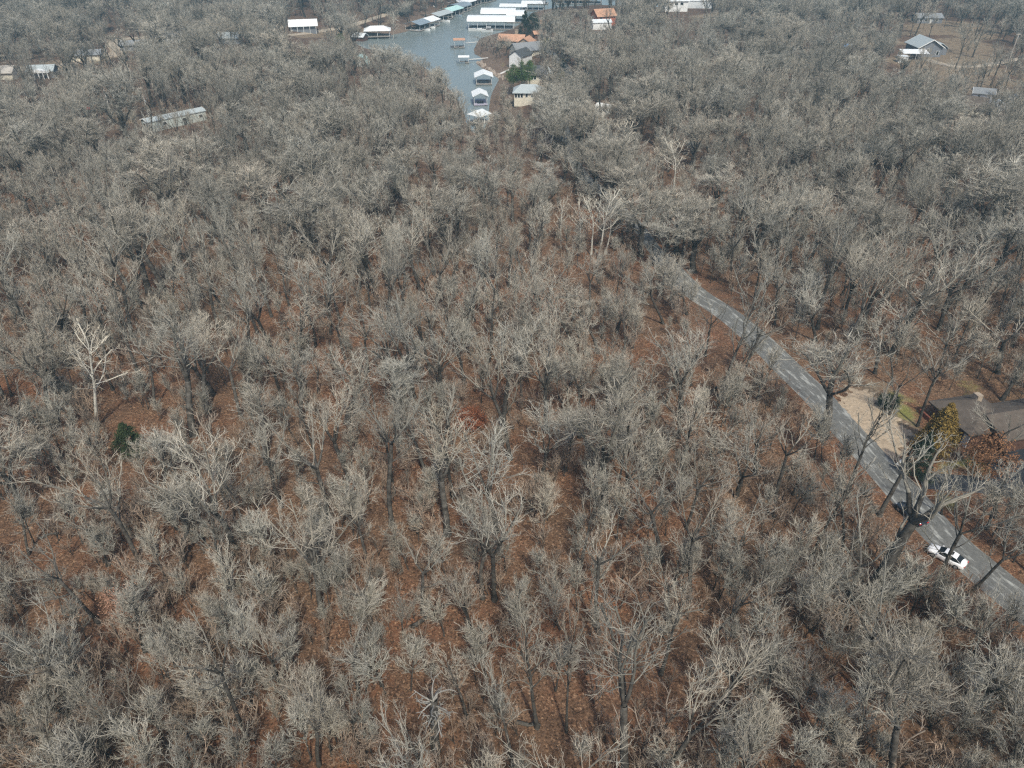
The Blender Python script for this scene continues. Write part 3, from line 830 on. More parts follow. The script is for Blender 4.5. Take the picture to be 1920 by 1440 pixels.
boat(wat(891, 57), R(5), 'white boat at the open end of the big white arched dock', 7.5, M_WHITE, None, 'boats moored in the cove')
boat(wat(914, 59), R(175), 'white boat moored below the middle of the big white arched dock', 6.5, M_WHITE, M_METALW, 'boats moored in the cove')
dock('second white arched roof dock behind the biggest one', wat(935, 38), R(-3), 19, 12, M_METALW, 4.2, 2.0, arch=True, bays=4, over=.5)
dock('short white arched dock overlapping the dark cedars', wat(967, 40), R(-3), 9.5, 12, M_METALW, 3.8, 1.8, arch=True, bays=2)
dock('flat white roof dock behind the two arched docks', wat(963, 24), R(-4), 16, 11, M_METALW, 4.0, .9, bays=4)
dock('farther white roof dock close to the lake mouth', wat(1000, 18), R(-4), 14, 11, M_METALW, 4.0, .9, bays=4)
dock('small uncovered dock with a dark boat lift at the lake mouth', wat(965, 10), R(-4), 9, 6, M_SLATE, 2.2, .3, bays=2)
dock('dark roofed dock beside the farther white roof dock', wat(1008, 7), R(-4), 14, 8, M_SLATE, 3.4, .8)
dock('long white marina roof on the open lake', wat(1085, 6), R(-3), 30, 12, M_METALW, 4.0, 1.0, bays=6)
dock('grey marina roof behind the long white marina roof', wat(1070, 0), R(-3), 26, 10, M_METAL, 4.0, 1.0, bays=6)
dock('floating dock with rust orange canopy alone in mid cove', wat(861, 89), R(8), 5.2, 4.6, M_ORANGE, 3.6, .5, bays=1, name='boat_dock', over=.3)
boat(wat(853, 90), R(172), 'small boat lying beside the orange canopied dock', 4.5, M_GREYW, None, 'boats moored in the cove')
dock('little floating dock with white canopy at the end of a gangway', wat(870, 118), R(2), 4.6, 3.4, M_METALW, 2.6, .4, bays=1, over=.2)
boat(wat(864, 119), R(178), 'dark small boat tied at the little white canopied dock', 4.0, M_SLATE, None, 'boats moored in the cove')
dock('boathouse dock with white gable roof nearest the rocky bank', wat(907, 156), R(94), 7.5, 6.5, M_METALW, 3.2, 1.2, bays=2, over=.5)
dock('boathouse dock with faded white roof and lavender deck', wat(900, 194), R(97), 7.2, 5.0, M_METALW, 3.4, 1.1, bays=2, over=.4, deckmat=mat('lavender_deck', (0.36, 0.34, 0.42), .8))
dock('weathered white roof boathouse nearest in the cove behind pale trees', wat(899, 230), R(50), 5.4, 5.0, M_METAL, 3.0, 1.2, hip=1.6, bays=2, over=.4)
# gangways
def gangway(a, b, label, w=1.0, z0=.5):
    p, q = wat(*a) + Vector((0, 0, z0)), ground(*b) + Vector((0, 0, .3))
    d = q - p; n = Vector((-d.y, d.x, 0)).normalized() * w / 2
    mb = MB(); mb.add([p - n, q - n, q + n, p + n, p - n + Vector((0, 0, .15)), q - n + Vector((0, 0, .15)), q + n + Vector((0, 0, .15)), p + n + Vector((0, 0, .15))],
                      [(0, 3, 2, 1), (4, 5, 6, 7), (0, 1, 5, 4), (1, 2, 6, 5), (2, 3, 7, 6), (3, 0, 4, 7)])
    o = mb.build('gangway', M_PVC); tag(o, label, 'gangway', 'gangways from dock to bank')
gangway((880, 114), (915, 110), 'thin white gangway from the little canopied dock to the point')
gangway((873, 83), (896, 80), 'thin cable walkway from the orange canopied dock to the bank', .6)
gangway((765, 50), (742, 38), 'pale stair ramp from slate roofed dock up the bank')
gangway((806, 32), (786, 22), 'pale stair ramp from pale blue roofed dock up the bank')
gangway((832, 24), (812, 12), 'pale stair ramp from teal roofed dock up the bank')
gangway((936, 142), (955, 132), 'short stone walkway below the narrow white house', 1.4)
# rocks along the point
pts = []
for k in range(70):
    t = random.random(); a = Vector((895, 119)); b_ = Vector((942, 150)); c_ = a.lerp(b_, t)
    g = ground(c_.x + random.uniform(-2, 6), c_.y - random.uniform(0, 5)); pts.append(g)
mb = MB()
for g in pts:
    s = random.uniform(.3, .8); mb.box((g.x, g.y, g.z + s * .2), (s * 1.6, s * 1.2, s), random.random() * 3, top=.6)
tag(mb.build('riprap', M_ROCK), 'tan riprap stones along the water at the point', 'stones', kind='stuff')

# ------------------------------------------------------------------ vehicles
def sedan(name, label, loc, yaw, paint):
    e = empty(name, loc, yaw); tag(e, label, 'car'); e.scale = (.80, .80, .80)
    # stations along x (front +x): x, half width at belt, z sill, z belt, z hood centre
    st = [(-2.32, .62, .42, .78, .84), (-2.22, .80, .28, .92, .98), (-1.75, .89, .22, .96, 1.02), (-1.0, .92, .20, .95, 1.0), (0, .92, .20, .93, .98), (.9, .92, .20, .91, .97),
          (1.5, .90, .22, .84, .93), (2.05, .84, .26, .74, .82), (2.30, .66, .34, .62, .68), (2.38, .50, .40, .55, .58)]
    rings = []
    for x, w, zs, zb, zc in st:
        rings.append([(x, -w * .93, zs), (x, -w, zs + .18), (x, -w, zb - .12), (x, -w * .9, zb), (x, -w * .45, zc), (x, 0, zc + .015), (x, w * .45, zc), (x, w * .9, zb), (x, w, zb - .12), (x, w, zs + .18), (x, w * .93, zs)])
    n = len(rings[0]); vs = [p for r in rings for p in r]; fs = []
    for i in range(len(rings) - 1):
        for j in range(n): fs.append((i * n + j, i * n + (j + 1) % n, (i + 1) * n + (j + 1) % n, (i + 1) * n + j))
    fs += [tuple(range(n))[::-1], tuple(range((len(rings) - 1) * n, len(rings) * n))]
    body = MB().add(vs, fs).build('body', paint, e, smooth=True)
    # cabin glass and roof
    gl = [(-1.75, .66, .99), (-1.05, .60, 1.36), (-.3, .60, 1.43), (.35, .58, 1.40), (1.15, .70, .95)]
    low = [(-1.8, .80, .94), (-1.0, .83, .94), (-.2, .83, .93), (.5, .82, .92), (1.25, .76, .90)]
    vs = []; fs = []
    for (x, w, z), (x2, w2, z2) in zip(gl, low): vs += [(x2, -w2, z2), (x, -w, z), (x, w, z), (x2, w2, z2)]
    for i in range(4):
        a = i * 4; b = a + 4; fs += [(a, a + 1, b + 1, b), (a + 1, a + 2, b + 2, b + 1), (a + 2, a + 3, b + 3, b + 2)]
    MB().add(vs, fs).build('window', M_GLASS, e)
    rf = MB(); tp = [(-1.12, .59, 1.375), (-.7, .60, 1.43), (-.25, .60, 1.455), (.2, .585, 1.44), (.42, .56, 1.41)]
    vs = []
    for x, w, z in tp: vs += [(x, -w, z - .03), (x, -w * .85, z + .015), (x, 0, z + .04), (x, w * .85, z + .015), (x, w, z - .03)]
    fs = [(i * 5 + j, i * 5 + j + 1, i * 5 + j + 6, i * 5 + j + 5) for i in range(4) for j in range(4)]
    rf.add(vs, fs)
    for sgn in (-1, 1):
        for (x0, z0, w0), (x1, z1, w1) in (((-1.95, .97, .80), (-1.08, 1.38, .61)), ((-.35, .95, .85), (-.30, 1.43, .61)), ((1.2, .92, .78), (.4, 1.40, .59))):
            rf.add([(x0 - .06, sgn * w0, z0), (x0 + .06, sgn * w0, z0), (x1 + .05, sgn * w1, z1), (x1 - .05, sgn * w1, z1)], [(0, 1, 2, 3)])
    r = rf.build('roof', paint, e)
    MB().add([(-.55, -.36, 1.496), (.0, -.36, 1.492), (.0, .36, 1.492), (-.55, .36, 1.496)], [(0, 1, 2, 3)]).build('sunroof', M_GLASS, r)
    for x in (-1.42, 1.45):
        for s in (-1, 1):
            w = MB().tube((x, s * .72, .33), (x, s * .925, .33), .33, .33, 18).build('wheel', M_DARK, e)
            MB().tube((x, s * .925, .33), (x, s * .94, .33), .21, .21, 12).build('rim', M_STEEL, w)
    for s in (-1, 1):
        MB().box((2.22, s * .62, .66), (.22, .28, .12)).build('headlight', M_STEEL, e)
        MB().box((-2.28, s * .62, .80), (.12, .34, .14)).build('taillight', M_RED, e)
        MB().box((.95, s * .98, .98), (.16, .16, .12)).build('mirror', paint, e)
    MB().box((-2.35, 0, .55), (.03, .5, .14)).build('number_plate', M_STEEL, e)
    return e
p = ground(1773, 1049)
sedan('white_car', 'white four door car with dark sunroof parked on the leafy verge', (p.x, p.y, p.z + .06), yaw_px((1802, 1062), (1746, 1032)), M_CARW)
p = ground(1706, 969)
sedan('dark_car', 'dark car parked on the verge behind the thick gnarled trunk', (p.x, p.y, p.z + .06), yaw_px((1733, 992), (1700, 962)), M_CARD)
p = ground(163, 209)
e = empty('red_tractor', (p.x, p.y, p.z), R(10)); tag(e, 'small faded red tractor in the upper woods', 'tractor')
MB().box((.6, 0, .9), (1.5, .7, .7), top=.9).box((-.5, 0, .8), (.9, 1.1, .35)).build('body', M_REDP, e)
MB().box((-.7, 0, 1.25), (.35, .5, .55)).build('seat', M_DARK, e)
for x, y, r in ((-.6, .7, .62), (-.6, -.7, .62), (1.0, .55, .38), (1.0, -.55, .38)):
    MB().tube((x, y - .12, r), (x, y + .12, r), r, r, 14).build('wheel', M_DARK, e)
p = ground(1588, 90)
e = empty('tarp_covered_boat', tuple(p), R(20)); tag(e, 'blue tarp covered boat on a trailer among the upper woods', 'boat')
MB().prism([(-1.1, .6), (1.1, .6), (.9, 1.2), (0, 1.8), (-.9, 1.2)], 'x', -2.6, 2.2).build('tarp', M_BLUE, e)
MB().box((0, 0, .45), (5.5, 1.2, .2)).build('trailer', M_STEEL, e)
for y in (-.9, .9): MB().tube((-.6, y - .1, .32), (-.6, y + .1, .32), .32, .32, 12).build('wheel', M_DARK, e)

# mailbox by the lane
p = ground(1681, 882)
e = empty('mailbox', tuple(p), R(40)); tag(e, 'white mailbox on a post at the edge of the lane', 'mailbox')
MB().tube((0, 0, -.2), (0, 0, 1.05), .07, .07, 8).build('post', M_PVC, e)
n = 8; prof = [(-.2, 1.05), (.2, 1.05)] + [(.2 * math.cos(a), 1.3 + .2 * math.sin(a)) for a in np.linspace(0, math.pi, 7)]
bx_ = MB().prism(prof, 'x', -.36, .36).build('box', M_WHITE, e)
MB().box((.05, -.22, 1.45), (.05, .03, .3)).build('flag', M_RED, bx_)
# utility poles
def pole(px, py, ty, label, m, arm=True, tx=None):
    g = ground(px, py); x0, y0, dep = project(g)
    h = solve_h(g, ty)
    e = empty('utility_pole', tuple(g), R(20)); tag(e, label, 'utility pole', 'utility poles in the clearings')
    MB().tube((0, 0, -.5), (0, 0, h), .2, .13, 10).build('shaft', m, e)
    if arm:
        MB().box((0, 0, h - .5), (2.2, .12, .14)).build('crossarm', M_POLE, e)
        for x in (-.95, 0.95): MB().tube((x, 0, h - .42), (x, 0, h - .2), .05, .03, 6).build('insulator', M_WHITE, e)
    MB().tube((.3, 0, h - 1.9), (.3, 0, h - 1.1), .2, .2, 10).build('transformer', M_STEEL, e)

def solve_h(g, ty):
    """height above ground point g whose picture row is ty"""
    b = (720 - ty) / F
    slope = (SP - b * CP) / (CP + b * SP)      # drop per metre forward along the sight line in the plane x = 0
    return max(0.5, CAMH - slope * g.y - g.z)
pole(211, 222, 168, 'bare white utility pole standing at the tan clearing edge', M_PVC, False)
pole(280, 222, 181, 'second white utility pole close to the pale mobile home', M_PVC, False)
pole(1884, 135, 62, 'tall utility pole with white top beyond the gravel drive', M_POLE, True)
pole(290, 175, 113, 'slim weathered utility pole rising from the grey upper woods', M_POLE, False)

# ------------------------------------------------------------------ trees
rnd = random.Random(5)
def rv(s=1.0): return Vector((rnd.gauss(0, s), rnd.gauss(0, s), rnd.gauss(0, s)))

class TreeMesh:
    def __init__(s): s.v = []; s.f = []; s.t = []
    def tube(s, pts, rads, n, tone):
        k0 = len(s.v); m = len(pts)
        for i, (p, r) in enumerate(zip(pts, rads)):
            d = (pts[min(i + 1, m - 1)] - pts[max(i - 1, 0)])
            if d.length < 1e-6: d = Vector((0, 0, 1))
            d.normalize()
            u = d.cross(Vector((0.31, 0.95, 0.02))); u = u.normalized() if u.length > .1 else d.orthogonal().normalized(); w = d.cross(u)
            for k in range(n):
                a = 6.2832 * k / n; q = p + (u * math.cos(a) + w * math.sin(a)) * r
                s.v.append((q.x, q.y, q.z)); s.t.append(tone)
        for i in range(m - 1):
            for k in range(n):
                a = k0 + i * n; s.f.append((a + k, a + (k + 1) % n, a + n + (k + 1) % n, a + n + k))
    def twig(s, p, d, L, w, tone):
        """a thin kinked sliver"""
        side = d.cross(rv()).normalized() * (w / 2)
        mid = p + d * L * .5 + rv(L * .06); end = p + d * L + rv(L * .12)
        k = len(s.v)
        for q in (p - side, p + side, mid + side * .8, mid - side * .8, end): s.v.append((q.x, q.y, q.z)); s.t.append(tone)
        s.f.append((k, k + 1, k + 2, k + 3)); s.f.append((k + 3, k + 2, k + 4))
    def mesh(s, name, m, shade=True):
        me = bpy.data.meshes.new(name); me.from_pydata(s.v, [], s.f)
        a = me.attributes.new('tone', 'FLOAT', 'POINT'); a.data.foreach_set('value', s.t)
        me.materials.append(m)
        me.polygons.foreach_set('use_smooth', [shade] * len(me.polygons))
        return me

def limb(start, d, L, r0, r1, nseg, wob, up):
    pts = [start.copy()]; d = d.normalized(); rads = [r0]
    for i in range(nseg):
        d = (d + rv(wob) + Vector((0, 0, up))).normalized()
        pts.append(pts[-1] + d * (L / nseg)); rads.append(r0 + (r1 - r0) * (i + 1) / nseg)
    return pts, rads, d

def along(pts, t):
    x = t * (len(pts) - 1); i = min(int(x), len(pts) - 2); f = x - i
    return pts[i].lerp(pts[i + 1], f), (pts[i + 1] - pts[i]).normalized()

def spread_dir(d, ang, az):
    u = d.orthogonal().normalized(); w = d.cross(u)
    return (d * math.cos(ang) + (u * math.cos(az) + w * math.sin(az)) * math.sin(ang)).normalized()

def make_tree(form, Ht, Wd, mtr, mtw, dens=1.0, twl=.66, tww=.020, gnarl=1.0, white=False, fk=None, thick=1.0, fuzz=False):
    """returns (trunk mesh, crown mesh, height, width) of one bare tree"""
    tr = TreeMesh(); cr = TreeMesh()
    r0 = Ht * rnd.uniform(.011, .0145)
    fork = {'oak': .50, 'tall': .80, 'multi': .08, 'vase': .42, 'syc': .82}[form]
    fork = fk or fork; r0 *= thick
    base = Vector((0, 0, -.3))
    bole, rad, dd = limb(base, Vector((rnd.gauss(0, .03), rnd.gauss(0, .03), 1)), Ht * fork + .3, r0 * 1.0, r0 * (.72 if form in ('oak', 'vase', 'multi') else .28), 6, .045 * gnarl, .08)
    rad[0] *= 1.45
    tr.tube(bole, rad, 8, .0)
    mains = []
    top = bole[-1]
    if form in ('oak', 'vase', 'multi'):
        k = {'oak': rnd.choice([3, 4, 4]), 'vase': rnd.choice([4, 5]), 'multi': rnd.choice([3, 4])}[form]
        a0 = rnd.random() * 6.28
        for i in range(k):
            ang = {'oak': rnd.uniform(.35, .85), 'vase': rnd.uniform(.2, .5), 'multi': rnd.uniform(.12, .34)}[form]
            d = spread_dir(dd, ang, a0 + i * 6.283 / k + rnd.gauss(0, .3))
            L = Ht * (1 - fork) * rnd.uniform(.72, .98)
            mains.append((top, d, L, r0 * .5, .10))
        if form == 'oak':
            for i in range(rnd.choice([1, 2, 3])):
                p, d = along(bole, rnd.uniform(.6, .95)); mains.append((p, spread_dir(d, rnd.uniform(.8, 1.3), rnd.random() * 6.28), Wd * rnd.uniform(.3, .5), r0 * .3, .12))
    else:
        k = 12 if form == 'tall' else 13
        for i in range(k):
            t = .46 + .54 * (i + rnd.random() * .6) / k
            p, d = along(bole, min(t, .99))
            ang = rnd.uniform(.6, 1.05) * (1.0 - .35 * t)
            L = (Wd * .5) * rnd.uniform(.75, 1.15) * (1.15 - .55 * t) / math.sin(ang) * .9
            mains.append((p, spread_dir(d, ang, i * 2.4 + rnd.gauss(0, .3)), L, r0 * .38 * (1.15 - .6 * t), .14))
        mains.append((top, dd, Ht * (1 - fork), r0 * .27, .05))
    minor = 0
    for (p, d, L, r, up) in mains:
        pts, rads, de = limb(p, d, L, r, r * .22, 6, .10 * gnarl, up)
        pale = (.3 + rnd.random() * .4 if not fuzz else .25) if not white else .15
        tr.tube(pts[:3], rads[:3], 6, .2)
        cr.tube(pts[2:], [max(x, .05) for x in rads[2:]], 5, pale * .85 if not white else .1)
        n2 = max(4, int(L * 1.15))
        for j in range(n2):
            t = .22 + .78 * (j + rnd.random() * .8) / n2
            q, dq = along(pts, min(t, .995))
            L2 = L * rnd.uniform(.28, .5) * (1.15 - .6 * t); L2 = max(L2, .9)
            d2 = spread_dir(dq, rnd.uniform(.35, .85), rnd.random() * 6.28)
            r2 = max(.022 if fuzz or white else .029, r * .38 * (1.1 - .6 * t))
            p2, ra2, e2 = limb(q, d2, L2, r2, r2 * .35, 4, .12 * gnarl, .15)
            tone2 = pale + rnd.uniform(.1, .45)
            cr.tube(p2, ra2, 4, min(1, tone2) if not white else .2)
            n3 = max(3, int(L2 * 2.6 * dens))
            for a in range(n3):
                t3 = .15 + .85 * (a + rnd.random()) / n3
                q3, dq3 = along(p2, min(t3, .995))
                d3 = spread_dir(dq3, rnd.uniform(.4, .95), rnd.random() * 6.28)
                L3 = max(.55, L2 * rnd.uniform(.3, .5) * (1.2 - .5 * t3))
                r3 = max(.012 if fuzz or white else .015, r2 * .40)
                p3, ra3, e3 = limb(q3, d3, L3, r3, .008, 2, .12, .16)
                tn = min(1, pale + rnd.uniform(.3, .7)) if not white else rnd.uniform(.3, .8)
                cr.tube(p3, ra3, 3, tn)
                nt_ = max(3, int(L3 * 10.0 * dens))
                for b in range(nt_):
                    t4 = .1 + .9 * (b + rnd.random()) / nt_
                    q4, dq4 = along(p3, min(t4, .995))
                    d4 = (spread_dir(dq4, rnd.uniform(.3, .9), rnd.random() * 6.28) + Vector((0, 0, .28))).normalized()
                    cr.twig(q4, d4, twl * rnd.uniform(.5, 1.3), tww * rnd.uniform(.7, 1.2), min(1, max(0, tn + rnd.gauss(.05, .2))))
    vs = np.array(cr.v)
    h = float(np.percentile(vs[:, 2], 99.5)); w = float(np.percentile(np.hypot(vs[:, 0], vs[:, 1]), 92)) * 2
    return tr.mesh('tree_trunk', mtr), cr.mesh('tree_crown', mtw), h, w

PROTO = {}
def reg(kind, *a, **k): PROTO.setdefault(kind, []).append(make_tree(*a, **k))
for s in range(4): reg('oak', 'oak', 15, 10, M_TRUNK, M_TWIG, .7, gnarl=1.0)
for s in range(2): reg('airy', 'oak', 16, 10, M_TRUNK, M_TWIG, .45, gnarl=1.0)
for s in range(2): reg('high', 'oak', 17, 9, M_TRUNK, M_TWIG, .6, gnarl=1.0, fk=.56)
for s in range(4): reg('vase', 'vase', 15, 9, M_TRUNK, M_TWIG, .72, gnarl=.8)
for s in range(3): reg('tall', 'tall', 16, 6.5, M_TRUNK, M_TWIG, .8)
for s in range(2): reg('multi', 'multi', 12, 7, M_TRUNK, M_TWIG, .7, gnarl=.8)
for s in range(3): reg('fz', ('oak', 'vase', 'vase')[s], 14, 9, M_TRUNK, M_TWIG, 1.3, gnarl=.9, fuzz=True, tww=.024)
for s in range(3): reg('syc', 'syc', 18, 6.5, M_SYTRUNK, M_SYTWIG, .7, thick=.62, white=True, gnarl=.8, twl=.7, tww=.024)
for s in range(4): reg('sap', 'multi', 4.5, 3.2, M_TRUNK, M_BRUSH, 1.2, twl=.45, tww=.02)
for s in range(2): reg('sap', 'tall', 6.0, 2.4, M_TRUNK, M_TWIG, 1.0, twl=.5, tww=.022)
print('proto faces', {k: [len(p[1].polygons) for p in v] for k, v in PROTO.items()})

def leafy(name, label, cat, px, py, ty, wpx, m, form='round', dens=1.0, tx=None, group=None, trunkm=None):
    """evergreens and shrubs that kept their leaves: crown of many small leaf faces in clumps"""
    g = ground(px, py); dep = project(g)[2]
    h = solve_h(g, ty); W = wpx * dep / F
    e = empty(name, tuple(g)); tag(e, label, cat, group)
    tm = MB()
    tm.tube((0, 0, -.3), (0, 0, h * (.85 if form != 'round' else .6)), max(.08, h * .018), .05, 8).build('trunk', trunkm or M_TRUNK, e)
    me = TreeMesh()
    ls = max(.10, W * .03)
    ncl = int(70 * dens)
    for i in range(ncl):
        if form == 'cone':
            t = rnd.random() ** .8; z = h * (.08 + .92 * t); rr = W / 2 * (1 - t) ** .8 * rnd.uniform(.55, 1.08)
            a = rnd.random() * 6.28; c = Vector((rr * math.cos(a), rr * math.sin(a), z)); cs = W * .11 * (1.2 - t)
        elif form == 'pine':
            t = rnd.random(); z = h * (.48 + .5 * t); rr = W / 2 * math.sin(math.pi * (.22 + .72 * t)) * rnd.uniform(.35, 1.05)
            a = rnd.random() * 6.28; c = Vector((rr * math.cos(a), rr * math.sin(a), z)); cs = W * .12
        else:
            v = rv(); v.normalize(); rr = rnd.uniform(.35, 1) ** .5
            c = Vector((v.x * W / 2 * rr, v.y * W / 2 * rr, h * .55 + v.z * h * .45 * rr)); cs = W * .12
        cs *= rnd.uniform(.6, 1.3)
        me.tube([Vector((0, 0, c.z * .75)), c.lerp(Vector((0, 0, c.z * .8)), .4), c], [.03, .02, .01], 3, 0)
        for k in range(int(60 * dens)):
            q = c + rv(cs * .62)
            u = rv().normalized() * ls * rnd.uniform(.6, 1.3); w = u.cross(rv()).normalized() * ls * rnd.uniform(.25, .6)
            b = len(me.v)
            for x in (q - u, q + w, q + u, q - w): me.v.append(tuple(x)); me.t.append(.5)
            me.f.append((b, b + 1, b + 2, b + 3))
    o = bpy.data.objects.new('crown', me.mesh('crown', m, False)); C.objects.link(o); o.parent = e
    FOOT.append((g.x, g.y, W * .3))
    return e
leafy('cedar_tree', 'dark green cedar at the lane edge by the gravel pad', 'tree', 1712, 893, 812, 60, M_CEDAR, 'cone', 1.6)
leafy('cedar_tree', 'bronze olive cedar against the brown roofed house', 'tree', 1748, 846, 757, 72, M_OLIVE, 'cone', 1.8)
leafy('evergreen_shrub', 'round dark shrub on the yellowed lawn by the gravel', 'shrub', 1664, 764, 741, 38, M_CEDAR, 'round', 1.0)
leafy('rust_leaf_tree', 'small tree with rusty dry leaves in front of the brown house', 'tree', 1842, 893, 822, 84, M_RUST, 'round', .8)
leafy('evergreen_shrub', 'lone dark green cedar shrub in the lower woods', 'shrub', 250, 852, 794, 64, mat('deep_green_leaf', (.035, .05, .018), .8, var=.4), 'cone', 1.2)
leafy('rust_leaf_shrub', 'vivid rust leaved shrub in the middle of the woods', 'shrub', 884, 804, 772, 54, mat('vivid_rust_leaf', (.26, .095, .045), .8, var=.35), 'round', .9)
leafy('rust_leaf_shrub', 'orange leaved shrub on the litter among thin dark trunks', 'shrub', 345, 556, 520, 40, M_RUST, 'round', .7)
leafy('rust_leaf_shrub', 'dark rust leaved shrub above the bright spreading oak', 'shrub', 1122, 706, 676, 52, M_RUST, 'round', .8)
leafy('rust_leaf_shrub', 'pale rust leaved sapling left of the lower woods', 'shrub', 245, 1150, 1095, 80, mat('pink_rust_leaf', (.33, .19, .13), .8, var=.35), 'round', .6)
leafy('rust_leaf_shrub', 'rust leaved tree standing beside the white utility poles', 'tree', 246, 192, 165, 22, M_RUST, 'round', .7)
leafy('dark_cedar', 'dark cedar next to the rust leaved tree above the clearing', 'tree', 226, 194, 160, 28, M_CEDAR, 'round', .7)
leafy('pine_tree', 'tall green pine beside the tan house on the cove', 'tree', 962, 178, 122, 28, M_PINE, 'pine', 1.0)
leafy('pine_tree', 'middle tall pine of the group before the tan house', 'tree', 978, 178, 116, 26, M_PINE, 'pine', 1.0)
leafy('pine_tree', 'tallest green pine over the dark shingle roof', 'tree', 993, 178, 114, 24, M_PINE, 'pine', 1.0)
leafy('cedar_tree', 'big dark cedar between the white docks and the orange roof', 'tree', 984, 68, 20, 28, M_CEDAR, 'cone', 1.2)
leafy('cedar_tree', 'dark cedar overlapping the end of the short white dock', 'tree', 998, 62, 25, 26, M_CEDAR, 'round', 1.0)
leafy('cedar_tree', 'narrow dark cedar behind the orange roof chimney', 'tree', 1007, 66, 36, 16, M_CEDAR, 'cone', .9)
leafy('cedar_tree', 'dark green cedar beside the green lawn and lane', 'tree', 1056, 132, 102, 18, M_CEDAR, 'cone', 1.0)
leafy('cedar_tree', 'pair of dark cedars near the open lake, taller one', 'tree', 1055, 28, 4, 13, M_CEDAR, 'cone', .8)
leafy('cedar_tree', 'pair of dark cedars near the open lake, shorter one', 'tree', 1043, 30, 11, 10, M_CEDAR, 'cone', .8)
leafy('pine_tree', 'lone round green pine near the little inlet', 'tree', 640, 92, 64, 19, M_PINE, 'pine', 1.0)
leafy('evergreen_shrub', 'green holly shrub by the brown gabled house', 'shrub', 1196, 34, 12, 15, M_PINE, 'round', .6)
for (a, b, t, w, lb) in [(755, 30, 12, 30, 'dark leafy oak crown beside the far bank paths'), (728, 26, 8, 26, 'dense dark oak crown above the wooded bank slope')]:
    leafy('dense_tree', lb, 'tree', a, b, t, w, mat('dull_blue_grey_leaf', (.06, .07, .07), .9, var=.4), 'round', .7)

def snag():
    g = ground(818, 1408); h = solve_h(g, 1300)
    e = empty('dead_snag', tuple(g)); tag(e, 'dead broken snag with stubby bleached branches near the bottom edge', 'tree')
    t = TreeMesh(); pts, rd, d = limb(Vector((0, 0, -.3)), Vector((-.03, .02, 1)), h, .42, .3, 6, .03, .05); t.tube(pts, rd, 9, 0)
    o = bpy.data.objects.new('trunk', t.mesh('trunk', M_TRUNK)); C.objects.link(o); o.parent = e
    t = TreeMesh()
    for i in range(26):
        p, dq = along(pts, rnd.uniform(.55, 1)); L = rnd.uniform(.6, 2.2)
        q, r, d = limb(p, spread_dir(dq, rnd.uniform(.7, 1.5), rnd.random() * 6.28), L, .09, .03, 3, .3, .05); t.tube(q, r, 5, 0)
        for k in range(2):
            p2, d2 = along(q, rnd.uniform(.4, 1)); q2, r2, _ = limb(p2, spread_dir(d2, .8, rnd.random() * 6.28), L * .4, .04, .015, 2, .3, .05); t.tube(q2, r2, 4, 0)
    o = bpy.data.objects.new('branches', t.mesh('branches', M_SNAG)); C.objects.link(o); o.parent = e
snag()
def log(a, b, label, r=.16):
    p, q = ground(*a), ground(*b); p.z += r; q.z += r
    t = TreeMesh(); n = 6
    pts = [p.lerp(q, i / n) + Vector((rnd.gauss(0, .08), rnd.gauss(0, .08), 0)) for i in range(n + 1)]
    for k in pts: k.z = hh(k.x, k.y) + r * .9
    t.tube(pts, [r * (1.2 - .5 * i / n) for i in range(n + 1)], 7, 0)
    for k in range(4):
        s, d = along(pts, rnd.uniform(.4, 1)); w, rr, _ = limb(s, spread_dir(d, .9, rnd.random() * 6.28), rnd.uniform(.8, 2), r * .3, .02, 3, .2, .1); t.tube(w, rr, 4, 0)
    o = bpy.data.objects.new('fallen_log', t.mesh('fallen_log', M_TRUNK)); C.objects.link(o); tag(o, label, 'log', 'fallen logs on the leaf litter')
log((772, 1178), (845, 1132), 'dark fallen log slanting across the litter in the lower woods', .2)
log((1023, 697), (1065, 689), 'short dark fallen log on open litter near the middle', .2)
log((1308, 754), (1345, 728), 'pale fallen log above the deep rust litter patch', .22)
log((960, 1356), (1012, 1362), 'pale fallen log lying at the foot of a slim trunk near the bottom', .17)
log((1345, 1250), (1425, 1305), 'long thin fallen log on the right of the bottom woods', .12)
log((1040, 560), (1085, 557), 'dark fallen log under thin trunks beside the lane bend', .18)
log((602, 1385), (630, 1340), 'dark fallen log beside a slim leaning trunk', .15)

log((690, 1190), (668, 1215), 'short dark log on litter below the slanting log', .14)
log((585, 560), (612, 557), 'thin fallen log among thin trunks of the middle woods', .12)
log((1400, 860), (1440, 884), 'dark fallen log near the leaning trunks above the white car', .15)
log((1260, 1090), (1290, 1060), 'short leaning log between the two big pale crowns', .13)
log((1340, 1075), (1390, 1110), 'thin pale fallen pole on rust litter near the lower centre', .09)
log((75, 1010), (110, 1000), 'short fallen log at the edge of the lower woods', .14)
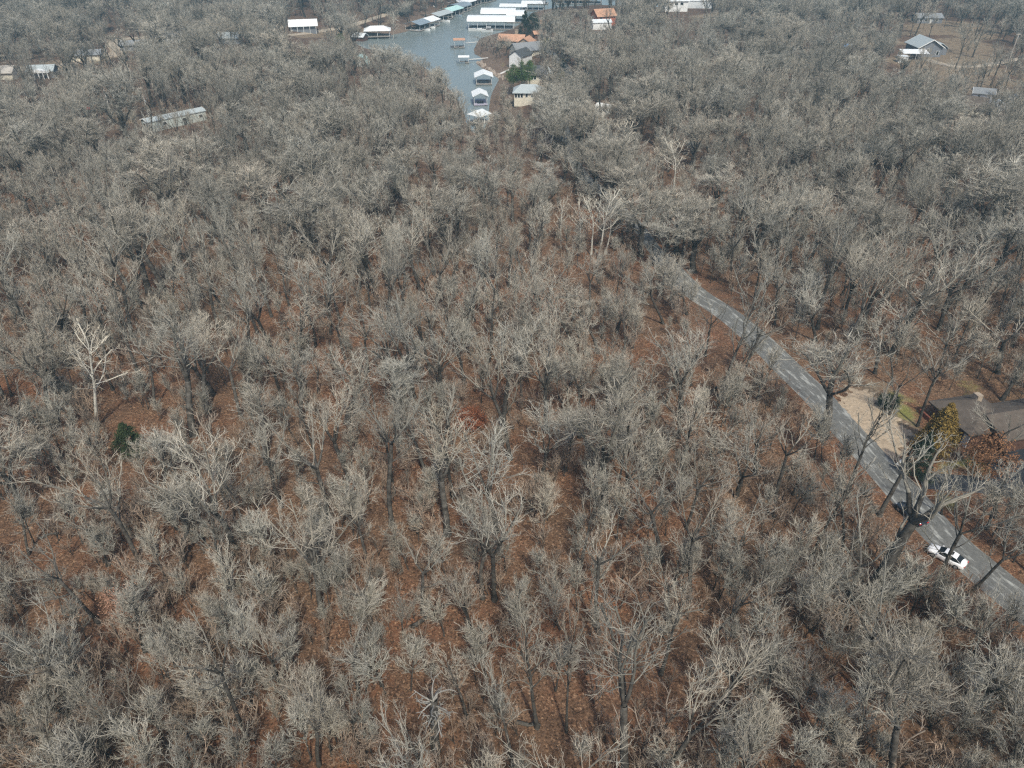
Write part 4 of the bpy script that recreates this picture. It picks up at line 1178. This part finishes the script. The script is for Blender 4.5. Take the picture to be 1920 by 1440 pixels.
# hero trees: base x, base y, top x, top y, crown width, form (pixels of the photograph)
HERO = [
 (465,1387,385,1150,170,'high'),(185,1168,15,1010,150,'oak'),(240,1397,140,1262,130,'multi'),(135,1335,40,1140,170,'oak'),(85,1440,5,1335,150,'oak'),
 (345,1312,295,1195,70,'vase'),(410,1417,320,1315,130,'oak'),(272,1222,225,1120,80,'tall'),(535,1307,490,1130,120,'vase'),(602,1149,555,950,190,'vase'),
 (702,1182,640,1050,120,'oak'),(598,1435,535,1230,120,'vase'),(675,1407,630,1265,130,'vase'),(672,1302,660,1160,150,'airy'),(792,1152,795,985,120,'airy'),
 (755,1192,745,1095,80,'multi'),(890,1207,865,1065,120,'vase'),(876,1347,855,1210,100,'tall'),(795,1450,755,1335,120,'oak'),(905,1122,880,930,150,'vase'),
 (928,1125,945,890,190,'vase'),(962,1436,935,1250,120,'tall'),(1123,1188,1125,1000,160,'high'),(1172,1480,1165,1110,270,'vase'),(1007,1364,985,1120,120,'tall'),
 (1062,1372,1065,1150,90,'tall'),(1252,1168,1250,1030,130,'oak'),(1292,1122,1285,890,210,'oak'),(1326,1200,1470,1060,130,'airy'),(1352,1352,1400,1160,130,'vase'),
 (1426,1342,1480,1165,120,'vase'),(1232,1465,1370,1250,210,'vase'),(1618,1307,1660,1060,150,'airy'),(1658,1466,1700,1175,180,'fz'),(1833,1347,1860,1195,150,'vase'),
 (1740,1133,1850,900,160,'high'),(1786,1133,1960,975,120,'high'),(1578,1038,1570,850,110,'high'),(1452,972,1478,790,130,'high'),
 (1486,928,1505,840,70,'vase'),(1590,928,1640,735,110,'tall'),(1545,815,1560,630,150,'fz'),(1667,778,1690,650,110,'oak'),(1720,800,1785,645,100,'high'),
 (1765,965,1780,850,80,'airy'),(1888,880,1885,745,130,'airy'),(1866,972,1890,880,100,'oak'),(1850,992,1905,850,100,'tall'),(92,778,60,590,180,'fz'),
 (150,765,105,580,150,'vase'),(30,858,0,700,130,'oak'),(262,1052,160,820,220,'oak'),(342,1052,285,895,150,'vase'),(440,1037,370,790,200,'vase'),
 (466,1012,430,850,130,'oak'),(430,1102,370,960,100,'tall'),(617,1002,560,750,180,'high'),(735,988,690,745,190,'high'),(650,793,625,640,150,'vase'),
 (850,933,830,725,130,'high'),(957,862,905,620,190,'oak'),(1015,902,1020,740,120,'vase'),(1060,882,1068,750,110,'vase'),(1242,1053,1200,875,200,'oak'),
 (1166,972,1210,800,130,'vase'),(1132,962,1125,735,170,'fz'),(1272,822,1275,690,90,'tall'),(1415,782,1420,685,90,'tall'),(1380,932,1390,800,150,'vase'),
 (286,598,225,420,180,'high'),(322,573,290,390,180,'high'),(85,533,60,400,120,'oak'),(675,542,662,440,100,'oak'),(570,682,552,545,110,'tall'),
 (747,718,715,570,120,'vase'),(1243,607,1228,480,130,'oak'),(1170,662,1170,540,110,'oak'),(1120,662,1098,560,90,'tall'),(1075,662,1050,520,110,'tall'),
 (1295,722,1300,610,110,'vase'),(1215,792,1210,665,160,'oak'),(1497,592,1490,495,110,'vase'),(1672,722,1665,620,90,'oak'),(1760,700,1790,590,130,'oak'),
 (1870,700,1895,570,150,'airy'),(1640,700,1640,580,120,'vase'),(1530,640,1530,530,110,'vase'),(205,1060,140,930,120,'oak'),(310,940,275,800,110,'vase'),
 (55,1040,5,900,120,'oak'),(120,900,80,790,90,'tall'),(500,870,455,720,130,'vase'),(530,760,500,620,110,'tall'),(400,740,375,600,120,'vase'),
 (1500,1330,1480,1200,140,'multi'),(1560,1260,1570,1150,90,'multi'),(1745,1370,1735,1215,170,'multi'),(1900,1470,1900,1290,140,'oak'),(1580,1440,1590,1310,110,'vase'),
 (1820,1250,1850,1110,110,'airy'),(1440,1150,1440,1010,120,'multi'),(1050,1180,1020,1070,100,'multi'),(1390,1080,1400,960,130,'vase'),(1680,1075,1690,985,90,'airy')]
SYC = [(1122,482,1138,342,84),(1134,476,1165,352,74),(1108,478,1112,360,60),(1052,466,1056,368,38),(1090,472,1094,376,56),(1262,362,1268,255,62),(1230,330,1225,275,46),(1148,306,1138,212,62),(1160,304,1172,218,62),
       (1030,286,1042,204,50),(1010,300,1035,215,40),(183,800,212,610,140),(736,78,742,22,22),(664,72,664,28,20),(1156,72,1155,42,18),(815,178,812,128,34),(836,188,836,142,30),
       (900,262,905,205,50),(952,268,955,232,34),(982,274,988,232,34),(1000,262,1004,208,30)]
HERO += [(902,102,897,72,34,'oak'),(914,96,912,66,36,'oak'),(926,103,925,72,36,'oak'),(938,108,937,76,34,'oak'),(948,104,950,72,34,'vase'),(957,112,958,80,34,'oak'),(922,88,920,58,32,'oak'),
 (938,92,940,62,32,'vase'),(953,94,955,66,30,'oak'),(966,108,968,80,30,'oak'),(930,98,931,66,34,'vase'),(975,118,977,86,30,'oak'),(908,86,899,60,30,'oak'),(1012,120,1014,90,34,'oak'),(1028,118,1030,86,36,'oak'),(1018,104,1020,76,32,'vase')]
for k_ in range(10):
    x_ = 1262 - k_ * 22; y_ = 560 - k_ * 25
    if 1175 < x_ < 1215: continue
    HERO.append((x_ - 6, y_ + 6, x_, y_ - 62, 80, ('oak', 'vase')[k_ % 2]))
HERO += [(868,290,868,238,46,'fz'),(888,300,888,250,46,'fz'),(848,280,846,226,44,'fz'),(905,305,905,262,40,'vase'),(828,262,826,205,40,'fz'),(812,232,808,178,36,'fz'),(795,205,793,152,36,'vase'),(775,180,772,130,34,'fz'),(755,160,752,112,32,'fz'),(735,148,730,102,32,'fz'),(712,140,708,96,32,'fz')]
HERO += [(1288,590,1282,505,90,'fz'),(1262,575,1262,490,80,'vase'),(1240,560,1244,470,90,'oak')]
GNARL = (1620, 1138, 1755, 850, 185)

def lean_quat(lean, rot, fore=0.0):
    return Quaternion((0, 1, 0), lean) @ Quaternion((1, 0, 0), fore) @ Quaternion((0, 0, 1), rot)

trees = []     # dict per tree
def add_tree(g, h, W, kind, lean=0.0, hero=False, name='bare_tree', fore=0.0):
    v = rnd.randrange(len(PROTO[kind])); _, _, ph, pw = PROTO[kind][v]
    trees.append(dict(g=g, h=h, W=W, kind=kind, v=v, lean=lean, rot=rnd.random() * 6.28, s=(W / pw, W / pw, h / ph / max(.85, math.cos(lean))), hero=hero, name=name, fore=fore))

def hero_tree(bx, by, tx, ty, w, kind, name='bare_tree'):
    g = ground(bx, by); h = solve_h(g, ty); h = max(4.5, min(h, 23))
    top = g + Vector((0, 0, h)); dep = project(top)[2]
    dx = (tx - project(top)[0]) * dep / F
    lean = math.atan2(dx, h); lean = max(-.5, min(.5, lean))
    add_tree(g, h, max(w * dep / F, h * .22), kind, lean, True, name)
for t in HERO: hero_tree(*t)
for t in SYC: hero_tree(*t, 'syc', 'sycamore_tree')

# the open views the photograph has, as image polygons
CLEARPX += [([(895, 0), (860, 22), (830, 45), (765, 68), (740, 80), (780, 95), (840, 118), (866, 150), (880, 190), (884, 225), (905, 215), (930, 195), (925, 170), (950, 155),
              (950, 128), (925, 112), (893, 100), (890, 85), (895, 66), (965, 60), (985, 42), (1015, 26), (1030, 12), (1140, 14), (1140, 0)], 0.0),
            ([(1920, 1098), (1792, 986), (1738, 939), (1687, 877), (1609, 807), (1500, 690), (1440, 622), (1380, 578), (1300, 535), (1280, 548), (1400, 632), (1559, 803), (1676, 951), (1738, 1013), (1831, 1087), (1920, 1165)], .38),
            ([(1590, 715), (1660, 715), (1740, 725), (1830, 725), (1920, 760), (1920, 940), (1740, 915), (1690, 880), (1620, 800)], .05),
            ([(212, 785), (290, 785), (290, 862), (212, 862)], 0.0), ([(850, 762), (915, 762), (915, 805), (850, 805)], 0.0), ([(1730, 1010), (1815, 1010), (1815, 1075), (1730, 1075)], 0.0), ([(1698, 962), (1732, 962), (1732, 1000), (1698, 1000)], 0.0),
            ([(1685, 62), (1775, 62), (1775, 118), (1685, 118)], .03), ([(1820, 170), (1910, 170), (1910, 212), (1820, 212)], .08),
            ([(1655, 112), (1700, 98), (1790, 60), (1850, 70), (1900, 110), (1880, 160), (1760, 160)], .22),
            ([(1700, 20), (1780, 20), (1780, 45), (1700, 45)], .2),
            ([(960, 168), (1022, 168), (1022, 202), (960, 202)], .02), ([(974, 140), (1030, 140), (1030, 172), (974, 172)], .05),
            ([(938, 54), (990, 54), (1004, 84), (985, 86), (938, 74)], .05), ([(895, 105), (960, 108), (975, 140), (940, 150)], .03), ([(968, 88), (1010, 86), (1012, 108), (968, 108)], .25),
            ([(1110, 20), (1146, 20), (1146, 42), (1110, 42)], .15), ([(1118, 190), (1145, 190), (1145, 216), (1118, 216)], .0),
            ([(1246, 0), (1325, 0), (1325, 24), (1246, 24)], .08), ([(540, 33), (598, 33), (598, 62), (540, 62)], .0),
            ([(62, 127), (98, 127), (98, 146), (62, 146)], .0), ([(0, 134), (24, 134), (24, 148), (0, 148)], .15), ([(272, 212), (382, 200), (386, 240), (300, 254), (272, 250)], .08),
            ([(664, 62), (724, 62), (724, 80), (664, 80)], .05), ([(660, 105), (692, 105), (692, 128), (660, 128)], .25),
            ([(0, 122), (150, 112), (240, 96), (240, 108), (150, 124), (0, 140)], .04), ([(208, 68), (250, 66), (250, 98), (208, 104)], .1), ([(415, 64), (450, 64), (450, 82), (415, 82)], .15),
            ([(195, 160), (222, 160), (222, 226), (195, 226)], .05), ([(260, 176), (290, 176), (290, 222), (260, 222)], .05), ([(155, 200), (172, 200), (172, 214), (155, 214)], .0),
            ([(195, 203), (290, 212), (285, 230), (205, 232)], .1), ([(740, 20), (860, 5), (800, 45), (720, 68), (700, 60)], .12), ([(540, 52), (660, 44), (660, 66), (540, 76)], .3),
            ([(1046, 128), (1072, 126), (1074, 160), (1046, 170)], .05), ([(1040, 150), (1075, 150), (1066, 215), (1046, 215)], .15), ([(1070, 300), (1095, 295), (1105, 345), (1080, 340)], .1),
            ([(1175, 400), (1200, 400), (1205, 425), (1180, 430)], .1), ([(1580, 82), (1596, 82), (1596, 96), (1580, 96)], .1), ([(1890, 60), (1900, 60), (1895, 110), (1880, 110)], .1)]
CP_np = [(np.array(p, float), a) for p, a in CLEARPX]

def in_poly(x, y, P):
    c = False; n = len(P)
    for i in range(n):
        ax_, ay = P[i]; bx_2, by = P[(i + 1) % n]
        if (ay > y) != (by > y) and x < (bx_2 - ax_) * (y - ay) / (by - ay + 1e-12) + ax_: c = not c
    return c

ex = [(t['g'].x, t['g'].y, t['W']) for t in trees]
gridh = {}
def put(x, y, r): gridh.setdefault((int(x // 6), int(y // 6)), []).append((x, y, r))
for x, y, w in ex: put(x, y, 1.0)
UP = ROADS[1][0]; acc = 0
for i in range(2, len(UP) - 1):
    acc += float(np.hypot(*(UP[i] - UP[i - 1])))
    if acc < 3.2: continue
    acc = 0
    d_ = UP[i] - UP[i - 1]; d_ = d_ / np.hypot(*d_)
    q_ = project((UP[i][0], UP[i][1], 0))
    if any(abs(q_[0] - a) < c and abs(q_[1] - b) < c2 for a, b, c, c2 in ((1192, 420, 12, 12), (1083, 325, 14, 16), (1060, 165, 20, 22))): continue
    for sd in (-1, 1):
        if q_[1] < 190 and sd == 1: continue
        o_ = 2.6 + rnd.random() * 1.2
        g = Vector((UP[i][0] - d_[1] * o_ * sd, UP[i][1] + d_[0] * o_ * sd, 0)); g.z = hh(g.x, g.y)
        h = rnd.uniform(11, 15); add_tree(g, h, h * rnd.uniform(.7, .9), 'fz', rnd.gauss(0, .05)); put(g.x, g.y, 1.0)
NCAND = 34000
cx = []; 
for i in range(NCAND):
    Y = 18 + (700 - 18) * math.sqrt(rnd.random()) if rnd.random() < .75 else rnd.uniform(18, 260)
    X = rnd.uniform(-1, 1) * (0.80 * (Y * CP + 50) + 14)
    cx.append((X, Y))
cx = np.array(cx)
Hz = H(cx[:, 0], cx[:, 1])
sdw = poly_sd(cx[:, 0], cx[:, 1], water_xy)
roadd = np.full(len(cx), 1e9)
for P, w in ROADS:
    if w == 3.8: w = 1.6
    for k in range(0, len(P)):
        roadd = np.minimum(roadd, np.hypot(cx[:, 0] - P[k, 0], cx[:, 1] - P[k, 1]) - w / 2)
clear = np.full(len(cx), 1e9)
for P in CLEAR_XY: clear = np.minimum(clear, poly_sd(cx[:, 0], cx[:, 1], P))
n_ok = 0
HC = []
for t in trees:
    if t['h'] * t['W'] < 20: continue
    c_ = project(t['g'] + Vector((math.sin(t['lean']) * t['h'] * .75, 0, t['h'] * .72))); HC.append((c_[0], c_[1], t['W'] * .42 * F / c_[2] * (1.5 if t['name'] == 'sycamore_tree' else 1), t['g'].y - 1))
    if t['name'] == 'sycamore_tree':
        c_ = project(t['g'] + Vector((math.sin(t['lean']) * t['h'] * .4, 0, t['h'] * .4))); HC.append((c_[0], c_[1], t['W'] * .5 * F / c_[2], t['g'].y - 1))
for i in range(NCAND):
    X, Y = cx[i]; g = Vector((X, Y, Hz[i]))
    if sdw[i] < 1.5 or roadd[i] < 1.2: continue
    if clear[i] < 0 and rnd.random() > .28: continue
    if any((X - a) ** 2 + (Y - b) ** 2 < r * r for a, b, r in FOOT): continue
    near = Y < 120
    cn = math.sin(X * .11 + 2 * math.sin(Y * .05)) * math.sin(Y * .13 + 1.7 * math.sin(X * .07))
    sp = (5.0 + 1.4 * cn) if Y < 72 else (4.3 + .6 * cn) if near else (3.9 if Y < 260 else 4.3)
    gx, gy = int(X // 6), int(Y // 6); ok = True
    for a in (-1, 0, 1):
        for b in (-1, 0, 1):
            for (x2, y2, r2) in gridh.get((gx + a, gy + b), ()):
                if (X - x2) ** 2 + (Y - y2) ** 2 < sp * sp: ok = False
    if not ok: continue
    u = rnd.random()
    h = rnd.uniform(5.5, 11) if u < .35 else rnd.uniform(10.5, 15.5) if u < .9 else rnd.uniform(15.5, 18)
    if near: h = rnd.uniform(8, 12) if u < .22 else rnd.uniform(12, 16.5) if u < .88 else rnd.uniform(16.5, 19)
    kind = rnd.choices(['oak', 'vase', 'tall', 'multi', 'airy', 'high', 'fz'], [2, 4, 2.6, .6, 1.2, 1.8, 1.0] if near else [.7, 1, 1, .5, .2, .3, 7])[0]
    if h < 10.5 and near: kind = rnd.choice(['vase', 'vase', 'tall', 'multi'])
    W = h * {'oak': .78, 'vase': .70, 'tall': .46, 'multi': .68, 'airy': .66, 'high': .56, 'fz': .74}[kind] * (.9 if near else 1) * rnd.uniform(.75, 1.15)
    # in front of an open view?
    skip = False
    tp = [project(g + Vector((dx * W, 0, z * h))) for dx, z in ((0, 0.02), (0, .3), (0, .6), (-.42, .72), (.42, .72), (0, 1.0), (-.25, .93), (.25, .93))]
    if tp[5][2] > 5:
        rr = rnd.random()
        for P, a in CP_np:
            for k, (qx, qy, _) in enumerate(tp):
                if in_poly(qx, qy, P):
                    if k == 0 and a > 0.0 and len(P) < 16: continue
                    if rr > a: skip = True
                    break
            if skip: break
    if skip: continue
    if Y < 240:
        for hx, hy, hr, hY in HC:
            if Y < hY and any((qx - hx) ** 2 + (qy - hy) ** 2 < hr * hr for qx, qy, _ in tp[2:]):
                if rnd.random() < .66: skip = True; break
    if skip: continue
    put(X, Y, 1.0); n_ok += 1
    add_tree(g, h, W, kind, rnd.gauss(0, .08), fore=rnd.gauss(0, .08))
print('trees', len(trees), 'random', n_ok)

# ---- individual trees: heroes and the largest in view, up to 300; the rest become one woodland object
for t in trees:
    px, py, dep = project(t['g'] + Vector((math.sin(t['lean']) * t['h'] * .6, 0, t['h'] * .65)))
    t['px'], t['py'], t['dep'] = px, py, dep
    inside = -20 < px < 1940 and -10 < py < 1500
    t['size'] = (t['h'] * t['W']) / dep ** 2 if inside else 0.0
syc = [t for t in trees if t['name'] == 'sycamore_tree']
oth = sorted([t for t in trees if t['name'] != 'sycamore_tree'], key=lambda t: -(t['size'] + (10 if t['hero'] else 0)))
indiv = oth[:292]; rest = oth[292:]
def place_tree(t, label, group):
    trm, crm, ph, pw = PROTO[t['kind']][t['v']]
    e = empty(t['name'], tuple(t['g'])); e.rotation_euler = lean_quat(t['lean'], t['rot'], t['fore']).to_euler()
    e.scale = t['s']
    tag(e, label, 'tree', group)
    a = bpy.data.objects.new('trunk', trm); C.objects.link(a); a.parent = e
    b = bpy.data.objects.new('crown', crm); C.objects.link(b); b.parent = e
    t['objs'] = (a, b)
    return e

COLS = [(-99, 'at the extreme left margin'), (110, 'close to the left margin'), (300, 'well left of centre'), (480, 'left of centre'), (680, 'slightly left of centre'), (860, 'on the centre line'),
        (1060, 'slightly right of centre'), (1240, 'right of centre'), (1440, 'well right of centre'), (1650, 'close to the right margin'), (1820, 'at the extreme right margin')]
ROWS = [(-99, 'in the far upper woods'), (480, 'high in the middle woods'), (580, 'just above the lane bend row'), (660, 'on the row of the lane bend'), (740, 'level with the brown roof'), (820, 'level with the mailbox'),
        (900, 'level with the black driveway'), (980, 'level with the dark car'), (1060, 'level with the white car'), (1140, 'just below the white car level'), (1230, 'low in the view'), (1330, 'along the bottom edge')]
def pick(tab, v):
    r = tab[0][1]
    for a, s in tab:
        if v >= a: r = s
    return r
FORM = {'oak': 'wide-forked', 'vase': 'fan-shaped', 'tall': 'slender', 'multi': 'many-stemmed', 'airy': 'open-limbed', 'syc': 'white-barked', 'high': 'high-forked', 'fz': 'fine-twigged'}
def look(t):
    s = ('tall ' if t['h'] > 14.5 else 'small ' if t['h'] < 10 else '')
    l = ' leaning left' if t['lean'] < -.12 else ' leaning right' if t['lean'] > .12 else ''
    return s + FORM[t['kind']] + ' tree' + l
buckets = {}
for t in indiv + syc:
    k = '%s %s, %s' % (look(t), pick(COLS, t['px']), pick(ROWS, t['py']))
    buckets.setdefault(k, []).append(t)
ORD = {2: ['upper of two', 'lower of two'], 3: ['uppermost', 'middle', 'lowest'], 4: ['uppermost', 'second highest', 'third highest', 'lowest'], 5: ['topmost', 'second highest', 'middle', 'fourth highest', 'lowest']}
for k, v in buckets.items():
    v.sort(key=lambda t: t['py'])
    for i, t in enumerate(v):
        if len(v) == 1: t['label'] = k
        else: t['label'] = (ORD.get(len(v), ['number %d' % j for j in range(len(v))])[i] + ' ' + k)
        w = t['label'].split()
        if len(w) > 16: t['label'] = ' '.join(w).replace('slightly ', '').replace('just below the white car level', 'below the white car').replace('on the row of the lane bend', 'level with the lane bend').replace('just above the lane bend row', 'above the lane bend').replace(' tree leaning', ' leaning').replace('at the extreme', 'at').replace('level with the ', 'by the ').replace('the row of ', '').replace('second highest', 'second').replace('number', 'no')
for t in indiv: place_tree(t, t['label'], 'bare trees of the leafless wood')
for t in syc: place_tree(t, t['label'], 'white barked sycamores')

# the gnarled old oak beside the dark car
def gnarled():
    st = rnd.getstate(); rnd.seed(77)
    trm, crm, ph, pw = make_tree('oak', 17, 11, M_TRUNK, M_TWIG, .4, gnarl=1.8, fk=.58, thick=2.0)
    rnd.setstate(st)
    bx, by, tx, ty, w = GNARL
    g = ground(bx, by); h = min(22, solve_h(g, ty)); top = g + Vector((0, 0, h)); dep = project(top)[2]
    lean = max(-.5, min(.5, math.atan2((tx - project(top)[0]) * dep / F, h)))
    W = w * dep / F
    e = empty('gnarled_tree', tuple(g)); e.rotation_euler = lean_quat(lean, 2.0).to_euler(); e.scale = (W / pw * 1.2, W / pw * 1.2, h / ph)
    tag(e, 'thick gnarled old oak leaning over the lane beside the dark car', 'tree')
    for n_, m_ in (('trunk', trm), ('crown', crm)):
        o = bpy.data.objects.new(n_, m_); C.objects.link(o); o.parent = e
gnarled()

# ---- saplings: a few by themselves, the rest as undergrowth
def scatter(name, label, pts, protos, cat):
    me = bpy.data.meshes.new(name); me.from_pydata([tuple(p[0]) for p in pts], [], [])
    for an, ty, k in (('rot', 'FLOAT_VECTOR', 1), ('scl', 'FLOAT_VECTOR', 2)):
        a = me.attributes.new(an, ty, 'POINT'); a.data.foreach_set('vector', np.array([tuple(p[k]) for p in pts]).ravel())
    a = me.attributes.new('var', 'INT', 'POINT'); a.data.foreach_set('value', [p[3] for p in pts])
    o = bpy.data.objects.new(name, me); C.objects.link(o)
    ng = bpy.data.node_groups.new(name + '_scatter', 'GeometryNodeTree')
    ng.interface.new_socket('Geometry', in_out='INPUT', socket_type='NodeSocketGeometry')
    ng.interface.new_socket('Geometry', in_out='OUTPUT', socket_type='NodeSocketGeometry')
    gi = ng.nodes.new('NodeGroupInput'); go = ng.nodes.new('NodeGroupOutput'); jn = ng.nodes.new('GeometryNodeJoinGeometry')
    def attr(n_, ty):
        x = ng.nodes.new('GeometryNodeInputNamedAttribute'); x.data_type = ty; x.inputs['Name'].default_value = n_; return x.outputs['Attribute']
    va, ro, sc = attr('var', 'INT'), attr('rot', 'FLOAT_VECTOR'), attr('scl', 'FLOAT_VECTOR')
    er = ng.nodes.new('FunctionNodeEulerToRotation'); ng.links.new(ro, er.inputs[0])
    for k, objs in enumerate(protos):
        j2 = ng.nodes.new('GeometryNodeJoinGeometry')
        for ob in objs:
            oi = ng.nodes.new('GeometryNodeObjectInfo'); oi.transform_space = 'ORIGINAL'; oi.inputs['Object'].default_value = ob
            ng.links.new(oi.outputs['Geometry'], j2.inputs[0])
        cmp = ng.nodes.new('FunctionNodeCompare'); cmp.data_type = 'INT'; cmp.operation = 'EQUAL'
        ng.links.new(va, cmp.inputs[2]); cmp.inputs[3].default_value = k
        ip = ng.nodes.new('GeometryNodeInstanceOnPoints')
        ng.links.new(gi.outputs[0], ip.inputs['Points']); ng.links.new(cmp.outputs[0], ip.inputs['Selection'])
        ng.links.new(j2.outputs[0], ip.inputs['Instance']); ng.links.new(er.outputs[0], ip.inputs['Rotation']); ng.links.new(sc, ip.inputs['Scale'])
        ng.links.new(ip.outputs[0], jn.inputs[0])
    ng.links.new(jn.outputs[0], go.inputs[0])
    md = o.modifiers.new('scatter', 'NODES'); md.node_group = ng
    return tag(o, label, cat, kind='stuff')

pro = []; index = {}
for kind in ('oak', 'airy', 'vase', 'tall', 'multi', 'high', 'fz'):
    for v in range(len(PROTO[kind])):
        src = next((t for t in indiv if t['kind'] == kind and t['v'] == v), None)
        if src is None: continue
        index[(kind, v)] = len(pro); pro.append(src['objs'])
pts = []
for t in rest:
    k = (t['kind'], t['v'])
    if k not in index: continue
    pts.append((t['g'], tuple(lean_quat(t['lean'], t['rot'], t['fore']).to_euler()), t['s'], index[k]))
scatter('woodland', 'mass of bare grey trees filling the woods behind the nearer ones', pts, pro, 'woods')

# saplings
spx = []
n = 0; sap_named = 0; sprotos = [None] * len(PROTO['sap']); hold = []
SAPL = ['thin brown sapling beside the lane verge near the white car', 'twiggy brown sapling low at the bottom centre', 'slim grey sapling between big trunks at lower left',
        'brushy sapling on open rust litter in the middle', 'thin sapling close to the lane bend', 'slender grey sapling near the mailbox side of the lane']
SAPP = [(1690, 1120), (930, 1380), (330, 1330), (1120, 860), (1290, 590), (1600, 980)]
for v in range(len(PROTO['sap'])):
    trm, crm, ph, pw = PROTO['sap'][v]; g = ground(*SAPP[v])
    e = empty('bare_sapling', tuple(g)); e.rotation_euler = (0, 0, v * 1.3); tag(e, SAPL[v], 'sapling', 'thin saplings in the wood')
    a = bpy.data.objects.new('trunk', trm); C.objects.link(a); a.parent = e
    b = bpy.data.objects.new('crown', crm); C.objects.link(b); b.parent = e
    sprotos[v] = (a, b)
NS = 11000
sx = []
for i in range(NS):
    Y = 22 + 300 * rnd.random() ** 1.4
    sx.append((rnd.uniform(-1, 1) * (0.78 * (Y * CP + 50) + 6), Y))
sx = np.array(sx); sh = H(sx[:, 0], sx[:, 1]); sdw = poly_sd(sx[:, 0], sx[:, 1], water_xy)
rd = np.full(NS, 1e9)
for P, w in ROADS:
    for k in range(len(P)): rd = np.minimum(rd, np.hypot(sx[:, 0] - P[k, 0], sx[:, 1] - P[k, 1]) - w / 2)
cl = np.full(NS, 1e9)
for P in CLEAR_XY: cl = np.minimum(cl, poly_sd(sx[:, 0], sx[:, 1], P))
for i in range(NS):
    X, Y = sx[i]
    if sdw[i] < 1 or rd[i] < 1.0 or (cl[i] < 0 and rnd.random() > .1): continue
    if any((X - a) ** 2 + (Y - b) ** 2 < (r - .5) ** 2 for a, b, r in FOOT): continue
    dens = .5 + .5 * math.sin(X * .09 + 1) * math.sin(Y * .07 + 2)
    if rnd.random() > .35 + .65 * dens: continue
    g = Vector((X, Y, sh[i]))
    q = [project(g + Vector((0, 0, z))) for z in (1, 3.5)]
    if any(in_poly(a, b, P) for a, b, _ in q for P, al in CP_np[:6]): continue
    s = rnd.uniform(.5, 1.25)
    spx.append((g, (rnd.gauss(0, .08), rnd.gauss(0, .08), rnd.random() * 6.28), (s * rnd.uniform(.8, 1.3), s * rnd.uniform(.8, 1.3), s), rnd.randrange(len(sprotos))))
scatter('undergrowth', 'thin brown and grey brush between the tree trunks', spx, sprotos, 'undergrowth')
print('brush', len(spx))

# ------------------------------------------------------------------ haze
def haze():
    mb = MB().box((0, 1600, 25), (7000, 4800, 72))
    o = mb.build('haze', None) if False else None
    me = bpy.data.meshes.new('haze'); me.from_pydata(mb.v, [], mb.f)
    m = bpy.data.materials.new('thin_haze'); m.use_nodes = True; nt = m.node_tree
    for n_ in list(nt.nodes):
        if n_.type != 'OUTPUT_MATERIAL': nt.nodes.remove(n_)
    out = next(n_ for n_ in nt.nodes if n_.type == 'OUTPUT_MATERIAL')
    pv = nt.nodes.new('ShaderNodeVolumePrincipled')
    pv.inputs['Color'].default_value = (0.32, 0.60, 0.76, 1)
    pv.inputs['Density'].default_value = HAZE
    pv.inputs['Anisotropy'].default_value = 0.0
    nt.links.new(pv.outputs[0], out.inputs['Volume'])
    me.materials.append(m)
    o = bpy.data.objects.new('haze', me); C.objects.link(o)
    tag(o, 'thin pale blue haze lying over the whole wooded shore', 'haze', kind='stuff')
HAZE = 0.00042
haze()
